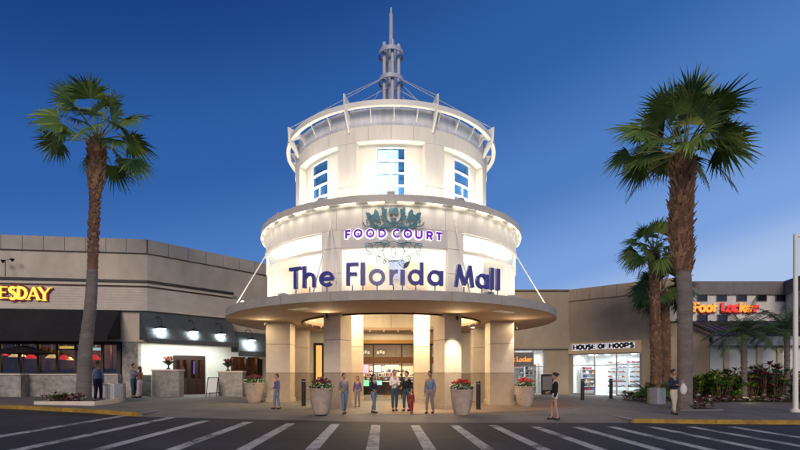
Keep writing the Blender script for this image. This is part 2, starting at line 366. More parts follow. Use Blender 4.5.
# pavers under the canopy and a few scored joints of the pavement
b = MB()
vs = [(0, TY, .006)] + [(9.6*math.sin(R_(t)), TY - 6.55*math.cos(R_(t)), .006) for t in range(-105, 106, 7)]
b.add(vs, [(0, i, i+1) for i in range(1, len(vs)-1)])
kind(b.build('paving', M['pavers']), 'structure')
b = MB()
for y in (18.5, 20.2, 21.9, 23.6, 25.3):
    for x0 in range(-20, -9, 2): b.add([(x0, y, G(x0)+.004), (x0+2, y, G(x0+2)+.004), (x0+2, y+.02, G(x0+2)+.004), (x0, y+.02, G(x0)+.004)], [(0,1,2,3)])
    b.box(9.6, 26, y, y+.02, .003, .004)
for x in (-19,-17,-15,-13,-11,10.5,12.2,13.9,15.6,17.3):
    b.box(x, x+.02, max(18.6, kerb_y(x)+.4) if x < 0 else 16.2, 30, G(x)+.003, G(x)+.0045)
for x in (-7,-5,-3,-1,1,3,5,7): b.box(x, x+.02, kerb_y(x)+1.6, 18.0, G(x)+.004, G(x)+.0055)
kind(b.build('pavement_joints', M['joint']), 'structure')
# zebra stripes, running towards a point a little left of the axis
b = MB()
def road_pt(px, py):
    s = .02 if px < CX else 0
    Y = F*(EYE + ROAD_DROP) / ((py-HY) - s*(px-CX)); X = (px-CX)*Y/F; return X, Y
for px in (-30, 50.6, 118, 184, 248, 313, 372.5, 430, 488, 544.5, 600.5, 658, 709, 765, 822, 880):
    X0 = (px - CX) * 10.35 / F; Y0 = 10.35
    dx = (383 - CX)/F
    def line(Y): return X0 + dx*(Y-Y0)
    top = {-30: 18.2, 50.6: 17.2, 118: 16.0, 184: 15.9}.get(px, 15.75 if px < 560 else 15.35)
    seg = [5.0, 7, 9, 11, 13, top - .55]
    for a, c in zip(seg, seg[1:]):
        z = lambda x: G(x) - ROAD_DROP + .004
        xa, xc = line(a), line(c); w = .145
        b.add([(xa-w, a, z(xa-w)), (xa+w, a, z(xa+w)), (xc+w, c, z(xc+w)), (xc-w, c, z(xc-w))], [(0,1,2,3)])
kind(b.build('road_markings', M['road_paint']), 'structure')

# ------------------------------------------------------------------ rotunda
def theta(px, R):                                   # angle on the cylinder of radius R seen at a pixel column
    lo, hi = 0, math.acos(R/TY); s = 1 if px > CX else -1; t_ = abs(px - CX)
    for _ in range(50):
        md = (lo+hi)/2
        if F*R*math.sin(md)/(TY-R*math.cos(md)) < t_: lo = md
        else: hi = md
    return s*math.degrees(lo)
def dp(px, py, R):
    t = R_(theta(px, R)); Y = TY - R*math.cos(t); return Vector((R*math.sin(t), Y, zz(py, Y)))
def cyl(t, R, z): t = R_(t); return Vector((R*math.sin(t), TY - R*math.cos(t), z))
def frame_on(t, R, z):                              # letter frame on the cylinder
    a = R_(t); return (cyl(t, R, z), Vector((math.cos(a), math.sin(a), 0)), Vector((0,0,1)), Vector((math.sin(a), -math.cos(a), 0)))
rot = thing('entrance_rotunda', 'round two-tier floodlit mall entrance tower with a flat circular canopy and spire', 'tower', (0, TY, 0))
CB, CT, CR = 4.18, 4.50, 8.24                        # canopy
RW, RT = 6.37, 8.47                                  # lower drum wall radius, rim top
UR, UT = 4.94, 12.80                                 # upper drum
b = MB(); b.arc(4.55, CR-.04, CB, CT-.06, 0, 360, 96, 0, close=True); can = b.build('canopy', M['soffit'], rot)
b = MB()
for k in range(24): b.arc(CR-.04, CR, CB-.02, CT, k*15+.12, k*15+14.88, 5)
b.arc(CR-.5, CR-.03, CT-.05, CT-.012, 0, 360, 96, close=True)
b.build('canopy_fascia', M['canopy_edge'], can)
for px in (293, 512):
    t = theta(px, 7.3); b = MB(); O, U, V, N = frame_on(t, 6.9, CB-.012); b.obox(O, U*.5, N*.22, V*.008); b.build('light_panel', mat('soffit_diffuser', (.62,.50,.36), .5, emit=.12, ecol=(1,.8,.55)), can)
# shaft above the opening in the canopy
b = MB(); b.arc(4.55, 4.65, CB-.06, CB+.10, 0, 360, 64, 1, close=True)
for k in range(16): b.arc(4.565, 4.65, CB+.10, 5.75, k*22.5+.15, k*22.5+22.35, 6, 0)
b.arc(4.65, 4.67, CB, 5.8, 0, 360, 48, 1, close=True)
b.lathe([(4.65, 5.75), (4.65, 5.8)], (0, TY, 0), 48, 0); b.build('light_shaft', [M['cream_panel'], M['bronze']], rot, smooth=False)
# lower drum: cream panels over glazed bays
PL = [theta(322, RW), theta(341, RW), theta(447, RW), theta(463, RW)]
b = MB(); Z1, Z2 = 6.55, 7.25
def joints(b, R0, R1, z0, z1, t0, t1, step, m=0):
    n = max(1, round((t1-t0)/step)); d = (t1-t0)/n
    for k in range(n): b.arc(R0, R1, z0, z1, t0+k*d+.06, t0+(k+1)*d-.06, max(1, int(d/2.5)), m)
joints(b, RW-.12, RW, Z2+.02, 8.14, -180, 180, 10); b.arc(RW-.14, RW-.02, CT-.06, 8.14, 95, 265, 48, 0)
b.arc(RW-.14, RW-.02, Z2+.03, 8.14, -96, 96, 64, 1)
for a, c in ((PL[0], PL[1]), (PL[2], PL[3])):
    for z0, z1 in ((CT-.05, 5.55), (5.57, 6.54), (6.56, 7.25)): b.arc(RW-.14, RW+.03, z0, z1, a, c, 4)
b.arc(RW-.12, RW, CT-.06, Z2, -96, -84, 4); b.arc(RW-.12, RW, CT-.06, Z2, 84, 96, 4)
b.build('lower_drum_wall', [M['cream_panel'], M['joint']], rot)
# the lit storey behind the glazing
b = MB(); b.arc(4.72, 4.77, CT, 7.3, -98, 98, 48); b.arc(4.75, 6.2, 7.28, 7.3, -98, 98, 48); b.arc(4.75, 6.2, CT-.03, CT-.01, -98, 98, 48)
b.build('gallery_lining', M['cream_paint'], rot)
b = MB()
for t, w, z0, z1, m in ((-12, 3, 5.1, 6.2, 0), (3, 4, 5.55, 6.35, 1), (13, 5, 5.2, 6.3, 0), (-33, 5, 4.9, 5.9, 0), (38, 6, 4.9, 6.0, 0), (-55, 4, 5, 6, 0)):
    b.arc(4.80, 5.0, z0, z1, t-w, t+w, 3, m)
b.build('gallery_panel', [mat('peach_panel', (.62,.40,.22), .8), mat('blue_panel', (.12,.2,.45), .6)], rot)
def gl(name, t0, t1, z0, z1, R, m, mull, par):
    b = MB(); n = max(3, int((t1-t0)/3)); b.arc(R-.012, R, z0, z1, t0, t1, n); w = b.build(name, m, par)
    b = MB()
    for k in range(mull+1):
        t = t0 + (t1-t0)*k/mull; b.arc(R-.05, R+.02, z0, z1, t-.22, t+.22, 1)
    b.arc(R-.05, R+.021, z0, z0+.06, t0, t1, n); b.arc(R-.05, R+.021, z1-.06, z1, t0, t1, n)
    b.build('mullion', M['cream_paint'], w); return w
M['lit_glass'] = mat('lit_glass', (.85,.82,.75), .25, emit=.50, ecol=(1,.93,.76))
def frosted(name, tint, e, f):
    m = bpy.data.materials.new(name); m.use_nodes = True; n = m.node_tree.nodes; l = m.node_tree.links; n.clear()
    o = n.new('ShaderNodeOutputMaterial'); mx = n.new('ShaderNodeMixShader'); t = n.new('ShaderNodeBsdfTransparent'); em = n.new('ShaderNodeBsdfDiffuse')
    em.inputs[0].default_value = (*tint, 1); mx.inputs[0].default_value = f
    l.new(t.outputs[0], mx.inputs[1]); l.new(em.outputs[0], mx.inputs[2]); l.new(mx.outputs[0], o.inputs[0]); return m
M['frost'] = frosted('frost', (.85,.82,.74), .3, .35)
M['frost_blue'] = frosted('frost_blue', (.55,.70,.76), .3, .45)
gl('window', PL[1]+.1, PL[2]-.1, CT-.05, Z1, RW-.06, M['frost'], 1, rot)
gl('window', -84, PL[0], CT-.05, Z1-.05, RW-.06, M['frost'], 2, rot)
gl('window', PL[3], 84, CT-.05, Z1-.05, RW-.06, M['frost'], 2, rot)
gl('window', -70, PL[0], Z1-.04, Z2, RW-.03, M['frost_blue'], 1, rot)['label'] = 'pale blue upper window band left of the entrance sign'
gl('window', PL[3], 70, Z1-.04, Z2, RW-.03, M['frost_blue'], 1, rot)
for a, c in ((-84,-70),(70,84)): b = MB(); b.arc(RW-.12, RW, Z1-.04, Z2, a, c, 4); b.build('end_panel', M['cream_panel'], rot)
b = MB(); b.arc(RW-.1, RW, Z1, Z2+.01, PL[1], PL[2], 12); b.build('sign_panel', mat('sign_backing', (.56,.52,.50), .6), rot)
# rim of the lower drum and its small slot lights
b = MB(); b.arc(UR-.2, 6.63, 8.20, RT, 0, 360, 96, 0, close=True); b.arc(6.30, 6.52, 8.10, 8.2, 0, 360, 96, 0, close=True); rim = b.build('lower_rim', M['rim_metal'], rot)
b = MB()
for k in range(36): b = MB(); b.arc(6.525, 6.60, 8.185, 8.199, k*10+2.2, k*10+7.8, 2); b.build('slot_light', M['lamp_warm'], rim)
for k in range(-16, 17): light('POINT', cyl(k*6, 6.60, 8.02), 2.2, (1,.95,.82), .16)
b = MB()
for t in (0, -26, 26, -52, 52, -75, 75): b = MB(); O, U, V, N = frame_on(t, 6.35, RT+.09); b.obox(O, U*.16, V*.09, N*.12); b.build('floodlight', M['zinc'], rim)
# upper drum: eight recessed bays with windows
BT = 11.42
b = MB(); joints(b, UR-.5, UR, 11.42, 12.04, -180, 180, 11.25, 0); b.arc(UR-.5, UR-.02, RT-.02, BT, 110, 250, 30, 0)
for k in range(8):
    a = k*45 + 17.2
    if 100 < a < 240: continue
    for z0, z1 in ((RT-.02, 9.55), (9.57, BT-.01)): b.arc(UR-.5, UR, z0, z1, a, a+10.6, 4)
ud = b.build('upper_drum_wall', M['cream_panel'], rot)
b = MB(); b.arc(UR-.42, UR-.03, 12.04, UT, 0, 360, 96, 0, close=True)
for k in range(32): b.arc(UR-.03, UR-.015, 12.05, UT-.02, k*11.25, k*11.25+.5, 1, 0)
b.build('parapet_cladding', mat('pale_metal', (.66,.67,.71), .6, .22, 3, .05, 40, stretch=(2.2,2.2,.2)), rot)
b = MB(); b.lathe([(UR-.1, UT-.1), (UR-.1, UT-.06), (1.2, UT+.15)], (0, TY, 0), 48); b.build('roof', M['zinc'], rot)
for k in (-2, -1, 0, 1, 2):
    tc_ = k*45; RR = 4.62; hw = math.degrees(.64/RR)
    b = MB()
    b.arc(RR-.06, RR, RT-.02, BT, tc_-17.8, tc_-hw, 6); b.arc(RR-.06, RR, RT-.02, BT, tc_+hw, tc_+17.8, 6)
    b.arc(RR-.06, RR, 11.28, BT, tc_-hw, tc_+hw, 3); b.arc(RR-.06, RR, RT-.02, 9.05, tc_-hw, tc_+hw, 3)
    b.build('bay_recess', M['cream_paint'], rot)
    b = MB(); b.arc(RR-.09, RR-.06, 9.05, 11.28, tc_-hw, tc_+hw, 4); w = b.build('window', M['glass_blue'], rot)
    b = MB()
    for i in range(5):
        z = 9.05 + i*(2.23-.07)/4; b.arc(RR-.055, RR+.02, z, z+.07, tc_-hw, tc_+hw, 3)
    for t in (tc_-hw, tc_+hw-.8): b.arc(RR-.055, RR+.022, 9.05, 11.28, t, t+.8, 1)
    b.arc(RR-.055, RR+.018, 9.05, 10.15, tc_-.35, tc_+.35, 1); b.build('window_frame', M['interior_white'], w)
    if abs(k) < 3:
        p = cyl(tc_, 5.75, RT+.25); light('SPOT', p, 400 if k == 0 else 450, (1,.94,.80), .2, aim=cyl(tc_, 4.5, 10.6), spot=120, blend=1)
        for q in (-12, 12): light('POINT', cyl(tc_+q, 4.95, RT+.2), 44, (1,.95,.80), .12)
for k in (-2.5, -1.5, -.5, .5, 1.5, 2.5): light('SPOT', cyl(k*45, 5.9, RT+.15), 110, (1,.95,.82), .15, aim=cyl(k*45, UR, 10.8), spot=110, blend=1)
# roof ring, brackets, masts and stays
b = MB(); b.arc(5.20, 5.36, 12.66, 12.88, 0, 360, 96, 0, close=True); b.arc(5.36, 5.39, 12.64, 12.86, 0, 360, 96, 0, close=True)
ring = b.build('roof_ring', M['white_metal'], rot)
for k in range(32):
    t = k*11.25 + 1.5; O, U, V, N = frame_on(t, 5.05, 12.45); b = MB()
    b.prism([cyl(t, UR-.03, 12.2) - U*.02, cyl(t, 5.2, 12.66) - U*.02, cyl(t, UR-.03, 12.66) - U*.02], U*.04)
    b.build('bracket', M['white_metal'], ring)
MA = (-63, -21, 21, 63, 105, 147, 189, 231)
for a in MA:
    b = MB(); O, U, V, N = frame_on(a, 5.3, 12.7)
    b.prism([cyl(a, 5.42, 13.25) - U*.03, cyl(a, 5.5, 13.25) - U*.03, cyl(a, 5.46, 12.6) - U*.03, cyl(a, 5.0, 11.85) - U*.03, cyl(a, 4.95, 12.0) - U*.03, cyl(a, 5.2, 12.7) - U*.03, cyl(a, 4.6, 12.95) - U*.03], U*.06)
    b.build('stay_mast', M['white_metal'], rot)
for a in MA:
    b = MB(); b.tube([cyl(a, 5.42, 13.2), cyl(a, .62, 16.9)], .018, 5); b.build('stay_cable', M['cable'], rot)
    b = MB(); b.tube([cyl(a, 5.0, 12.9), cyl(a+3, .62, 16.3)], .015, 5); b.build('stay_cable', M['cable'], rot)
b = MB(); zt = lambda y: zz(y, TY)
for k in range(5): a = k*72 + 10; b.tube([cyl(a, .40, 12.8), cyl(a, .40, zt(45.5))], .10, 12)
b.tube([(0,TY,12.8), (0,TY,zt(52))], .15, 12)
sp = b.build('spire', M['spire_metal'], rot, smooth=True)
def hoop(z, R, h):
    b = MB(); b.arc(R-.05, R, z, z+h*.8, 0, 360, 32, close=True); b.arc(R-.09, R-.05, z+h*.35, z+h*.65, 0, 360, 32, close=True)
    for k in range(5): b.tube([cyl(k*72+10, R-.06, z+h*.5), cyl(k*72+10, .36, z+h*.5)], .03, 5)
    b.build('spire_ring', M['spire_metal'], sp, smooth=True)
hoop(18.28, .66, .27); hoop(16.85, .66, .27)
b = MB(); b.tube([(0,TY,zt(62)), (0,TY,zt(14)), (0,TY,zt(13)), (0,TY,zt(8))], [.12,.10,.06,.055], 10); b.build('spire_mast', M['spire_metal'], sp, smooth=True)
# canopy stays
b = MB()
tl, tr = theta(331, RW), theta(455, RW)
for (a, z0, R0), (c, z1, R1) in (((tl, 7.55, RW+.05), (theta(313, 7.9), CT, 7.9)), ((tr, 7.5, RW+.05), (theta(470, 7.9), CT, 7.9)),
        ((-84, 7.62, RW+.1), (-80, CT, 8.15)), ((84, 7.6, RW+.1), (82, CT, 8.2)), ((tl, 7.55, RW+.05), (theta(338, 7.9), CT, 7.9))):
    b = MB(); b.tube([cyl(a, R0, z0), cyl(c, R1, z1)], .03, 6); b.build('canopy_stay', M['white_metal'], rot)
for t in (tl, tr, -84, 84): b = MB(); b.obox(cyl(t, RW+.06, 7.6), (.05,0,0), (0,.05,0), (0,0,.14)); b.build('anchor', M['white_metal'], rot)
b = MB()
for px in (236, 283, 489, 512): b = MB(); t = theta(px, 7.7); O, U, V, N = frame_on(t, 7.7, CT+.08); b.obox(O, U*.16, V*.10, N*.10); b.build('floodlight', M['zinc'], can)
b = MB(); t = theta(246, 7.6); b.blob(cyl(t, 7.75, CT+.16), .09, .09, .09); b.build('floodlight', M['lamp_white'], can)
for t in (-80, -64, -48, 48, 64, 80): light('SPOT', cyl(t, 7.6, CT+.12), 210, (1,.94,.82), .12, aim=cyl(t, RW, 6.6), spot=120, blend=1)
for t in (-30, -12, 12, 30): light('SPOT', cyl(t, 7.3, CT+.12), 60, (1,.94,.84), .12, aim=cyl(t, RW, 7.2), spot=120, blend=1)
for t in (-66, -44, -25, -10, 6, 20, 34, 50, 70): light('POINT', cyl(t, 5.55, 6.95), 120, (1,.93,.78), .25)
# columns of stacked limestone blocks with a darker dado
def column(cx, cy, w, d, rz, z1=CB):
    b = MB(); U = Vector((math.cos(rz), math.sin(rz), 0)); N = Vector((-math.sin(rz), math.cos(rz), 0)); c = Vector((cx, cy, 0)); g = G(cx)
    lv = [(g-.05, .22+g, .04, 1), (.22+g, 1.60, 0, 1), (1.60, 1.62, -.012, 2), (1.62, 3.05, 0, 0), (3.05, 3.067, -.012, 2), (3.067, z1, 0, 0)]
    for z0, z1_, e, m in lv: b.obox(c + Vector((0,0,(z0+z1_)/2)), U*(w/2+e), N*(d/2+e), Vector((0,0,(z1_-z0)/2)), m)
    o = b.build('column', [M['limestone'], M['limestone_dark'], M['joint']], rot); md = o.modifiers.new('edge', 'BEVEL'); md.width = .012; md.segments = 2; md.limit_method = 'ANGLE'
    return o
def apx(px, Y): return (px-CX)*Y/F
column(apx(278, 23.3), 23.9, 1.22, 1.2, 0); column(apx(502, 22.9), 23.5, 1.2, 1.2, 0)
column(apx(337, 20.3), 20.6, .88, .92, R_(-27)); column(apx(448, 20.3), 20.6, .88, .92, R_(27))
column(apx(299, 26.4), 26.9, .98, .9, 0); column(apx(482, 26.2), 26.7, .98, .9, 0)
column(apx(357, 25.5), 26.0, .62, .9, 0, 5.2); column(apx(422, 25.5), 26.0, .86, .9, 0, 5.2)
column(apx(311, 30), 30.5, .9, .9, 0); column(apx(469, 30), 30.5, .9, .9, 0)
# small black spotlights on the columns
b = MB()
for px, py, Y in ((327,315.5,20.0), (265.5,324,22.9), (457,317.5,20.0), (516,328,22.5)):
    p = at(px, py, Y); b = MB(); b.obox(p, (.05,0,0), (0,.06,0), (0,0,.07)); b.tube([p+Vector((0,-.05,.02)), p+Vector((0,-.12,-.10))], .05, 8); b.build('spotlight', M['black_metal'], rot)
light('SPOT', at(457, 319, 19.6) + Vector((.12,-.0,0)), 900, (1,.80,.52), .04, aim=at(455, 400, 20.1), spot=62, blend=.8)
light('SPOT', at(516, 329, 22.7), 150, (1,.82,.58), .04, aim=at(513, 400, 23.0), spot=50, blend=.7)
light('SPOT', at(265.5, 325, 22.6), 8, (1,.82,.58), .04, aim=at(272, 400, 22.9), spot=60, blend=.7)
for px, py, Y in ((327,315.5,19.8), (265.5,324,22.6), (457,317.5,19.8), (516,328,22.3)):
    p = at(px, py, Y); light('SPOT', p + Vector((0,-.15,-.35)), 38, (1,.76,.48), .06, aim=p + Vector((0,-1.2,.6)), spot=150, blend=1)  # extra uplights, added to brighten the canopy soffit
# wall lamps high on the inner columns
for px, py, Y, e in ((309, 320, 26.2, 300), (421, 326, 25.2, 300), (472, 325, 26.0, 300), (352, 322, 25.2, 110)):
    p = at(px, py, Y); 
    if px != 352:
        b = MB(); b.obox(p, (.12,0,0), (0,.05,0), (0,0,.16)); b.build('wall_lamp', M['lamp_white'], rot)
    light('POINT', p + Vector((0,-.35,0)), e, (1,.80,.50), .12)
light('AREA', (0, 23.6, 5.6), 620, (1,.72,.42), 4.5, aim=(0, 23.7, 0))  # unseen area light, added for general warm ambience in the vestibule
light('AREA', (-6.6, 22.5, 4.1), 35, (1,.78,.5), 1.0, aim=(-6.6, 22.5, 0)); light('AREA', (6.6, 22.5, 4.1), 55, (1,.78,.5), 1.0, aim=(6.6, 22.5, 0))
light('AREA', (0, 18.4, 4.12), 85, (1,.74,.46), 2.0, aim=(0, 18.4, 0))
rr = random.Random(11)
def goods(b, x0, x1, y, zs, cols, dens=.75, vec=None):
    for z in zs:
        x = x0
        while x < x1-.12:
            w = rr.uniform(.10,.22)
            if rr.random() < dens: b.box(x, x+w, y-.12, y+.05, z, z+rr.uniform(.08,.24), rr.randrange(cols))
            x += w + .04
gd = [mat('goods_black', (.02,.02,.03)), mat('goods_red', (.4,.03,.03)), mat('goods_blue', (.06,.1,.3)), mat('goods_white', (.7,.7,.7)), mat('goods_orange', (.55,.2,.04)), mat('goods_grey', (.25,.25,.27))]
# ------------------------------------------------------------------ entrance front and what is inside
EY = 29.15
ent = thing('glazed_entrance', 'glazed mall entrance wall with dark frames under a cream header, between the inner columns', 'shopfront', (0, EY, 0))
b = MB()
z_h = zz(343.5, EY)
b.box(-6.4, 6.4, EY, EY+.3, z_h, 5.9); b.box(-6.4, -3.1, EY, EY+.3, .0, z_h-.002); b.box(3.4, 6.4, EY, EY+.3, 0, z_h-.002)
b.build('wall', M['cream_panel'], ent)
b = MB(); b.box(-3.1, 3.4, EY-.12, EY+.1, z_h, z_h+.22); b.build('header_trim', mat('ochre_trim', (.50,.28,.09), .6), ent)
b = MB(); zb0, zb1 = zz(363.5, EY), zz(357, EY)
b.box(-3.1, 3.4, EY-.02, EY+.12, z_h-.10, z_h-.004)
for x in (-3.1, -1.15, .64, 2.5, 3.34): b.box(x, x+.08, EY, EY+.1, 0, z_h-.102)
b.build('frame', M['black_metal'], ent)
b = MB(); b.box(-3.02, 3.34, EY-.04, EY+.13, zb0, zb1); b.build('transom', M['brown_panel'], ent)
b = MB(); b.box(-3.0, 3.33, EY+.04, EY+.05, 0.02, z_h-.11); b.build('glass_pane', M['glass'], ent)
for a, c in ((-6.4,-3.1),(3.4,6.4)): b = MB(); b.box(a, c, EY-.02, EY-.003, .0, 1.6); b.build('dado', M['limestone_dark'], ent)
b = MB(); x0 = apx(314, EY); b.box(x0, x0+.62, EY-.05, EY-.004, 0, zz(343, EY)); b.box(x0+.14, x0+.5, EY-.07, EY-.052, .3, zz(345.5, EY), 1); b.build('side_door', [M['bronze'], mat('amber_glass', (.5,.3,.1), .3, emit=.8, ecol=(1,.55,.15))], ent)
b = MB(); b.box(-1.95, -1.25, EY-.06, EY-.03, 2.72, 3.12, 0); b.box(-1.0, -.30, EY-.06, EY-.03, 2.72, 3.12, 0)
for x in (-1.95, -1.0):
    for k in range(3): b.box(x+.1+k*.18, x+.24+k*.18, EY-.066, EY-.061, 2.80+.04*(k%2), 2.98+.05*(k%2), 1)
tag(b.build('notice_panel', [M['grey_stucco'], M['interior_white']], loc=(-1.1, EY-.05, 2.9)), 'pair of dark notice panels in the transom above the entrance doors', 'notice panel')
food = thing('mall_interior', 'lit hall seen through the entrance glass, with counters and tan ceiling', 'interior', (0, 33, 0))
b = MB(); b.box(-7, 7, 40, 40.1, 0, 5.5); b.box(-7, -6.9, EY+.3, 40, 0, 5.5); b.box(6.9, 7, EY+.3, 40, 0, 5.5); b.box(-7, 7, EY+.3, 40, 4.2, 4.3); b.build('wall', M['interior_tan'], food)
b = MB(); b.box(-6.9, 6.9, EY+.3, 40, .004, .01); b.build('interior_floor', mat('tile_floor', (.30,.17,.085), .3, .2, 3), food)
b = MB(); b.box(-2.6, 3, 33.4, 34.2, 0.01, .95); b.box(-2.65, 3.05, 33.35, 34.25, .95, 1.0, 1); b.build('counter', [M['wood'], M['interior_white']], food)
b = MB()
for x in (-3, -1, 1, 3):
    for y in (31, 35): b = MB(); b.box(x-.5, x+.5, y, y+.6, 4.15, 4.19); b.build('ceiling_light', M['lamp_white'], food)
light('AREA', (0, 32, 4.1), 380, (1,.80,.52), 4, aim=(0,32,0)); light('AREA', (0, 37, 4.1), 420, (1,.86,.66), 4, aim=(0,37.6,0))
SC = [('pink', (.85,.45,.62), 362.5, 368.5, 364.5, 373, 33.0), ('green', (.25,.75,.45), 363, 369, 380, 386, 33.0), ('cream', (1,.85,.6), 401.5, 414, 366.5, 377, 39.8), ('cream', (1,.85,.62), 385, 399, 364.8, 375, 39.8), ('white', (.9,.9,.85), 374, 381, 365, 372, 33.0), ('teal', (.3,.7,.6), 375, 382, 380.5, 385, 33.0)]
for nme, c, xa, xb, ya, yb, Y in SC:
    p, q = at(xa, yb, Y), at(xb, ya, Y); b = MB(); b.box(p.x, q.x, Y, Y+.08, p.z, q.z, 0); b.box(p.x-.04, q.x+.04, Y+.02, Y+.12, p.z-.04, q.z+.04, 1)
    nlab = {'pink': 'pink lit menu board inside the entrance, beside the left column', 'green': 'green lit menu board low inside the entrance by the left column', 'white': 'white lit menu board inside the entrance, left of centre', 'teal': 'teal lit menu board low inside the entrance, left of centre'}
    lab = nlab.get(nme) or ('broad cream lit counter panel at the back of the hall, right' if xa > 400 else 'broad cream lit counter panel at the back of the hall, centre')
    if Y < 35: b.box((p.x+q.x)/2-.03, (p.x+q.x)/2+.03, Y+.03, Y+.09, 0, p.z, 1)
    tag(b.build('menu_board', [mat(nme+'_lit', c, .5, var=.3, scale=8, emit=1.0, ecol=c), M['black_metal']], loc=(p.x, Y, 0)), lab, 'menu board')
for i, (px, w, n) in enumerate(((366,1.6,4),(389,2.2,5),(409,2.0,5))):
    x = apx(px, 39.4); t = thing('food_stall', ['far food stall with lit shelves seen left of the entrance centre','far food stall with lit shelves behind the man in the white shirt','far food stall with lit shelves right of the entrance centre'][i], 'food stall', (x, 39.4, 0))
    b = MB(); b.box(x-w/2, x+w/2, 39.0, 39.9, .01, 1.05); b.build('stall_counter', M['wood'], t)
    b = MB(); b.box(x-w/2, x+w/2, 39.5, 39.6, 1.3, 2.2, 0); b.build('lit_back', mat('stall_lit%d' % i, (.8,.6,.4), .5, var=.5, scale=5, emit=.8, ecol=((1,.75,.5),(1,.85,.65),(1,.7,.4))[i]), t)
    b = MB(); goods(b, x-w/2, x+w/2, 39.3, (1.06, 1.36, 1.68), 6, .8); kind(b.build('shelf_goods', gd, t), 'stuff')
for i, px in enumerate((370, 380, 396, 411)):
    p = at(px, 360.5 if i % 2 else 361.5, 34.5); t = thing('hall_pendant', ['leftmost','second from left','third from left','rightmost'][i] + ' of the small lit pendant lamps hanging inside the entrance', 'lamp', p)
    b = MB(); b.lathe([(.16,-.14),(.14,.0),(.05,.10)], p, 12); b.build('lamp_shade', M['lamp_warm'], t); b = MB(); b.tube([p+Vector((0,0,.08)), (p.x,p.y,4.2)], .01, 4); b.build('cord', M['black_metal'], t)

# ------------------------------------------------------------------ letters
def arcp(cx, cy, rx, ry, a0, a1, n=14): return [(cx + rx*math.cos(R_(a0+(a1-a0)*i/n)), cy + ry*math.sin(R_(a0+(a1-a0)*i/n))) for i in range(n+1)]
def ringp(cx, cy, rx, ry, n=24): return arcp(cx, cy, rx, ry, 0, 360*(n-1)/n, n-1)
x_ = .68                                            # x-height of the lower case
GL = {                                              # strokes in a box as high as a capital; (points, closed)
 'T': (.56, [([(0,.925),(.56,.925)],0), ([(.28,.0),(.28,.86)],0)]),
 'h': (.56, [([(.075,0),(.075,1)],0), (arcp(.28,.40,.20,.22,180,0)+[(.48,0)],0)]),
 'e': (.70, [(arcp(.35,.34,.27,.27,0,318,22),0), ([(.10,.34),(.66,.34)],0)]),
 'F': (.52, [([(.075,0),(.075,1)],0), ([(.1,.925),(.52,.925)],0), ([(.1,.50),(.46,.50)],0)]),
 'l': (.15, [([(.075,0),(.075,1)],0)]),
 'o': (.72, [(ringp(.36,.34,.285,.285),1)]),
 'r': (.34, [([(.075,0),(.075,.66)],0), (arcp(.30,.36,.20,.23,175,75,8),0)]),
 'i': (.15, [([(.075,0),(.075,.66)],0)]),
 'd': (.68, [(ringp(.33,.34,.26,.27),1), ([(.61,0),(.61,1)],0)]),
 'a': (.68, [(ringp(.33,.34,.26,.27),1), ([(.61,0),(.61,.66)],0)]),
 'M': (.86, [([(.07,0),(.20,1)],0), ([(.20,.92),(.43,.1)],0), ([(.43,.1),(.66,.92)],0), ([(.66,1),(.79,0)],0)]),
 'O': (.86, [(ringp(.43,.5,.36,.43),1)]),
 'D': (.72, [([(.07,0),(.07,1)],0), ([(.07,.93)]+arcp(.25,.5,.40,.43,90,-90)+[(.07,.07)],0)]),
 'C': (.74, [(arcp(.42,.5,.35,.43,50,310,20),0)]),
 'U': (.68, [([(.07,1)]+arcp(.34,.34,.27,.27,180,360)+[(.61,1)],0)]),
 'R': (.66, [([(.07,0),(.07,1)],0), ([(.07,.93),(.36,.93)]+arcp(.38,.70,.20,.23,90,-90,10)+[(.07,.47)],0), ([(.30,.47),(.60,0)],0)]),
 'E': (.58, [([(.07,0),(.07,1)],0), ([(.07,.93),(.56,.93)],0), ([(.07,.5),(.46,.5)],0), ([(.07,.07),(.58,.07)],0)]),
 'S': (.60, [(arcp(.30,.73,.22,.20,30,270,14)+arcp(.30,.27,.23,.26,90,-150,14),0)]),
 'A': (.80, [([(.06,0),(.40,1)],0), ([(.40,1),(.74,0)],0), ([(.18,.33),(.62,.33)],0)]),
 'Y': (.74, [([(.04,1),(.37,.48)],0), ([(.70,1),(.37,.48)],0), ([(.37,0),(.37,.50)],0)]),
 'H': (.74, [([(.09,0),(.09,1)],0), ([(.65,0),(.65,1)],0), ([(.1,.5),(.64,.5)],0)]),
 'P': (.64, [([(.07,0),(.07,1)],0), ([(.07,.93),(.36,.93)]+arcp(.38,.68,.20,.25,90,-90,10)+[(.07,.43)],0)]),
 'L': (.52, [([(.075,0),(.075,1)],0), ([(.07,.075),(.52,.075)],0)]),
 't': (.42, [([(.18,0),(.18,.95)],0), ([(.0,.62),(.40,.62)],0)]),
 'c': (.60, [(arcp(.34,.34,.27,.27,50,310,18),0)]),
 'k': (.60, [([(.08,0),(.08,1)],0), ([(.10,.30),(.52,.68)],0), ([(.24,.40),(.56,0)],0)]),
}
SERIF = {'T':[(.28,0),(.02,.86,1),(.54,.86,1)], 'E':[(.07,0),(.07,1)], 'D':[(.07,0),(.07,1)], 'A':[(.06,0),(.74,0)], 'Y':[(.04,1),(.70,1),(.37,0)], 'H':[(.09,0),(.09,1),(.65,0),(.65,1)], 'U':[(.07,1),(.61,1)], 'F':[(.07,0),(.07,1)], 'P':[(.07,0),(.07,1)], 'O':[], 'S':[]}
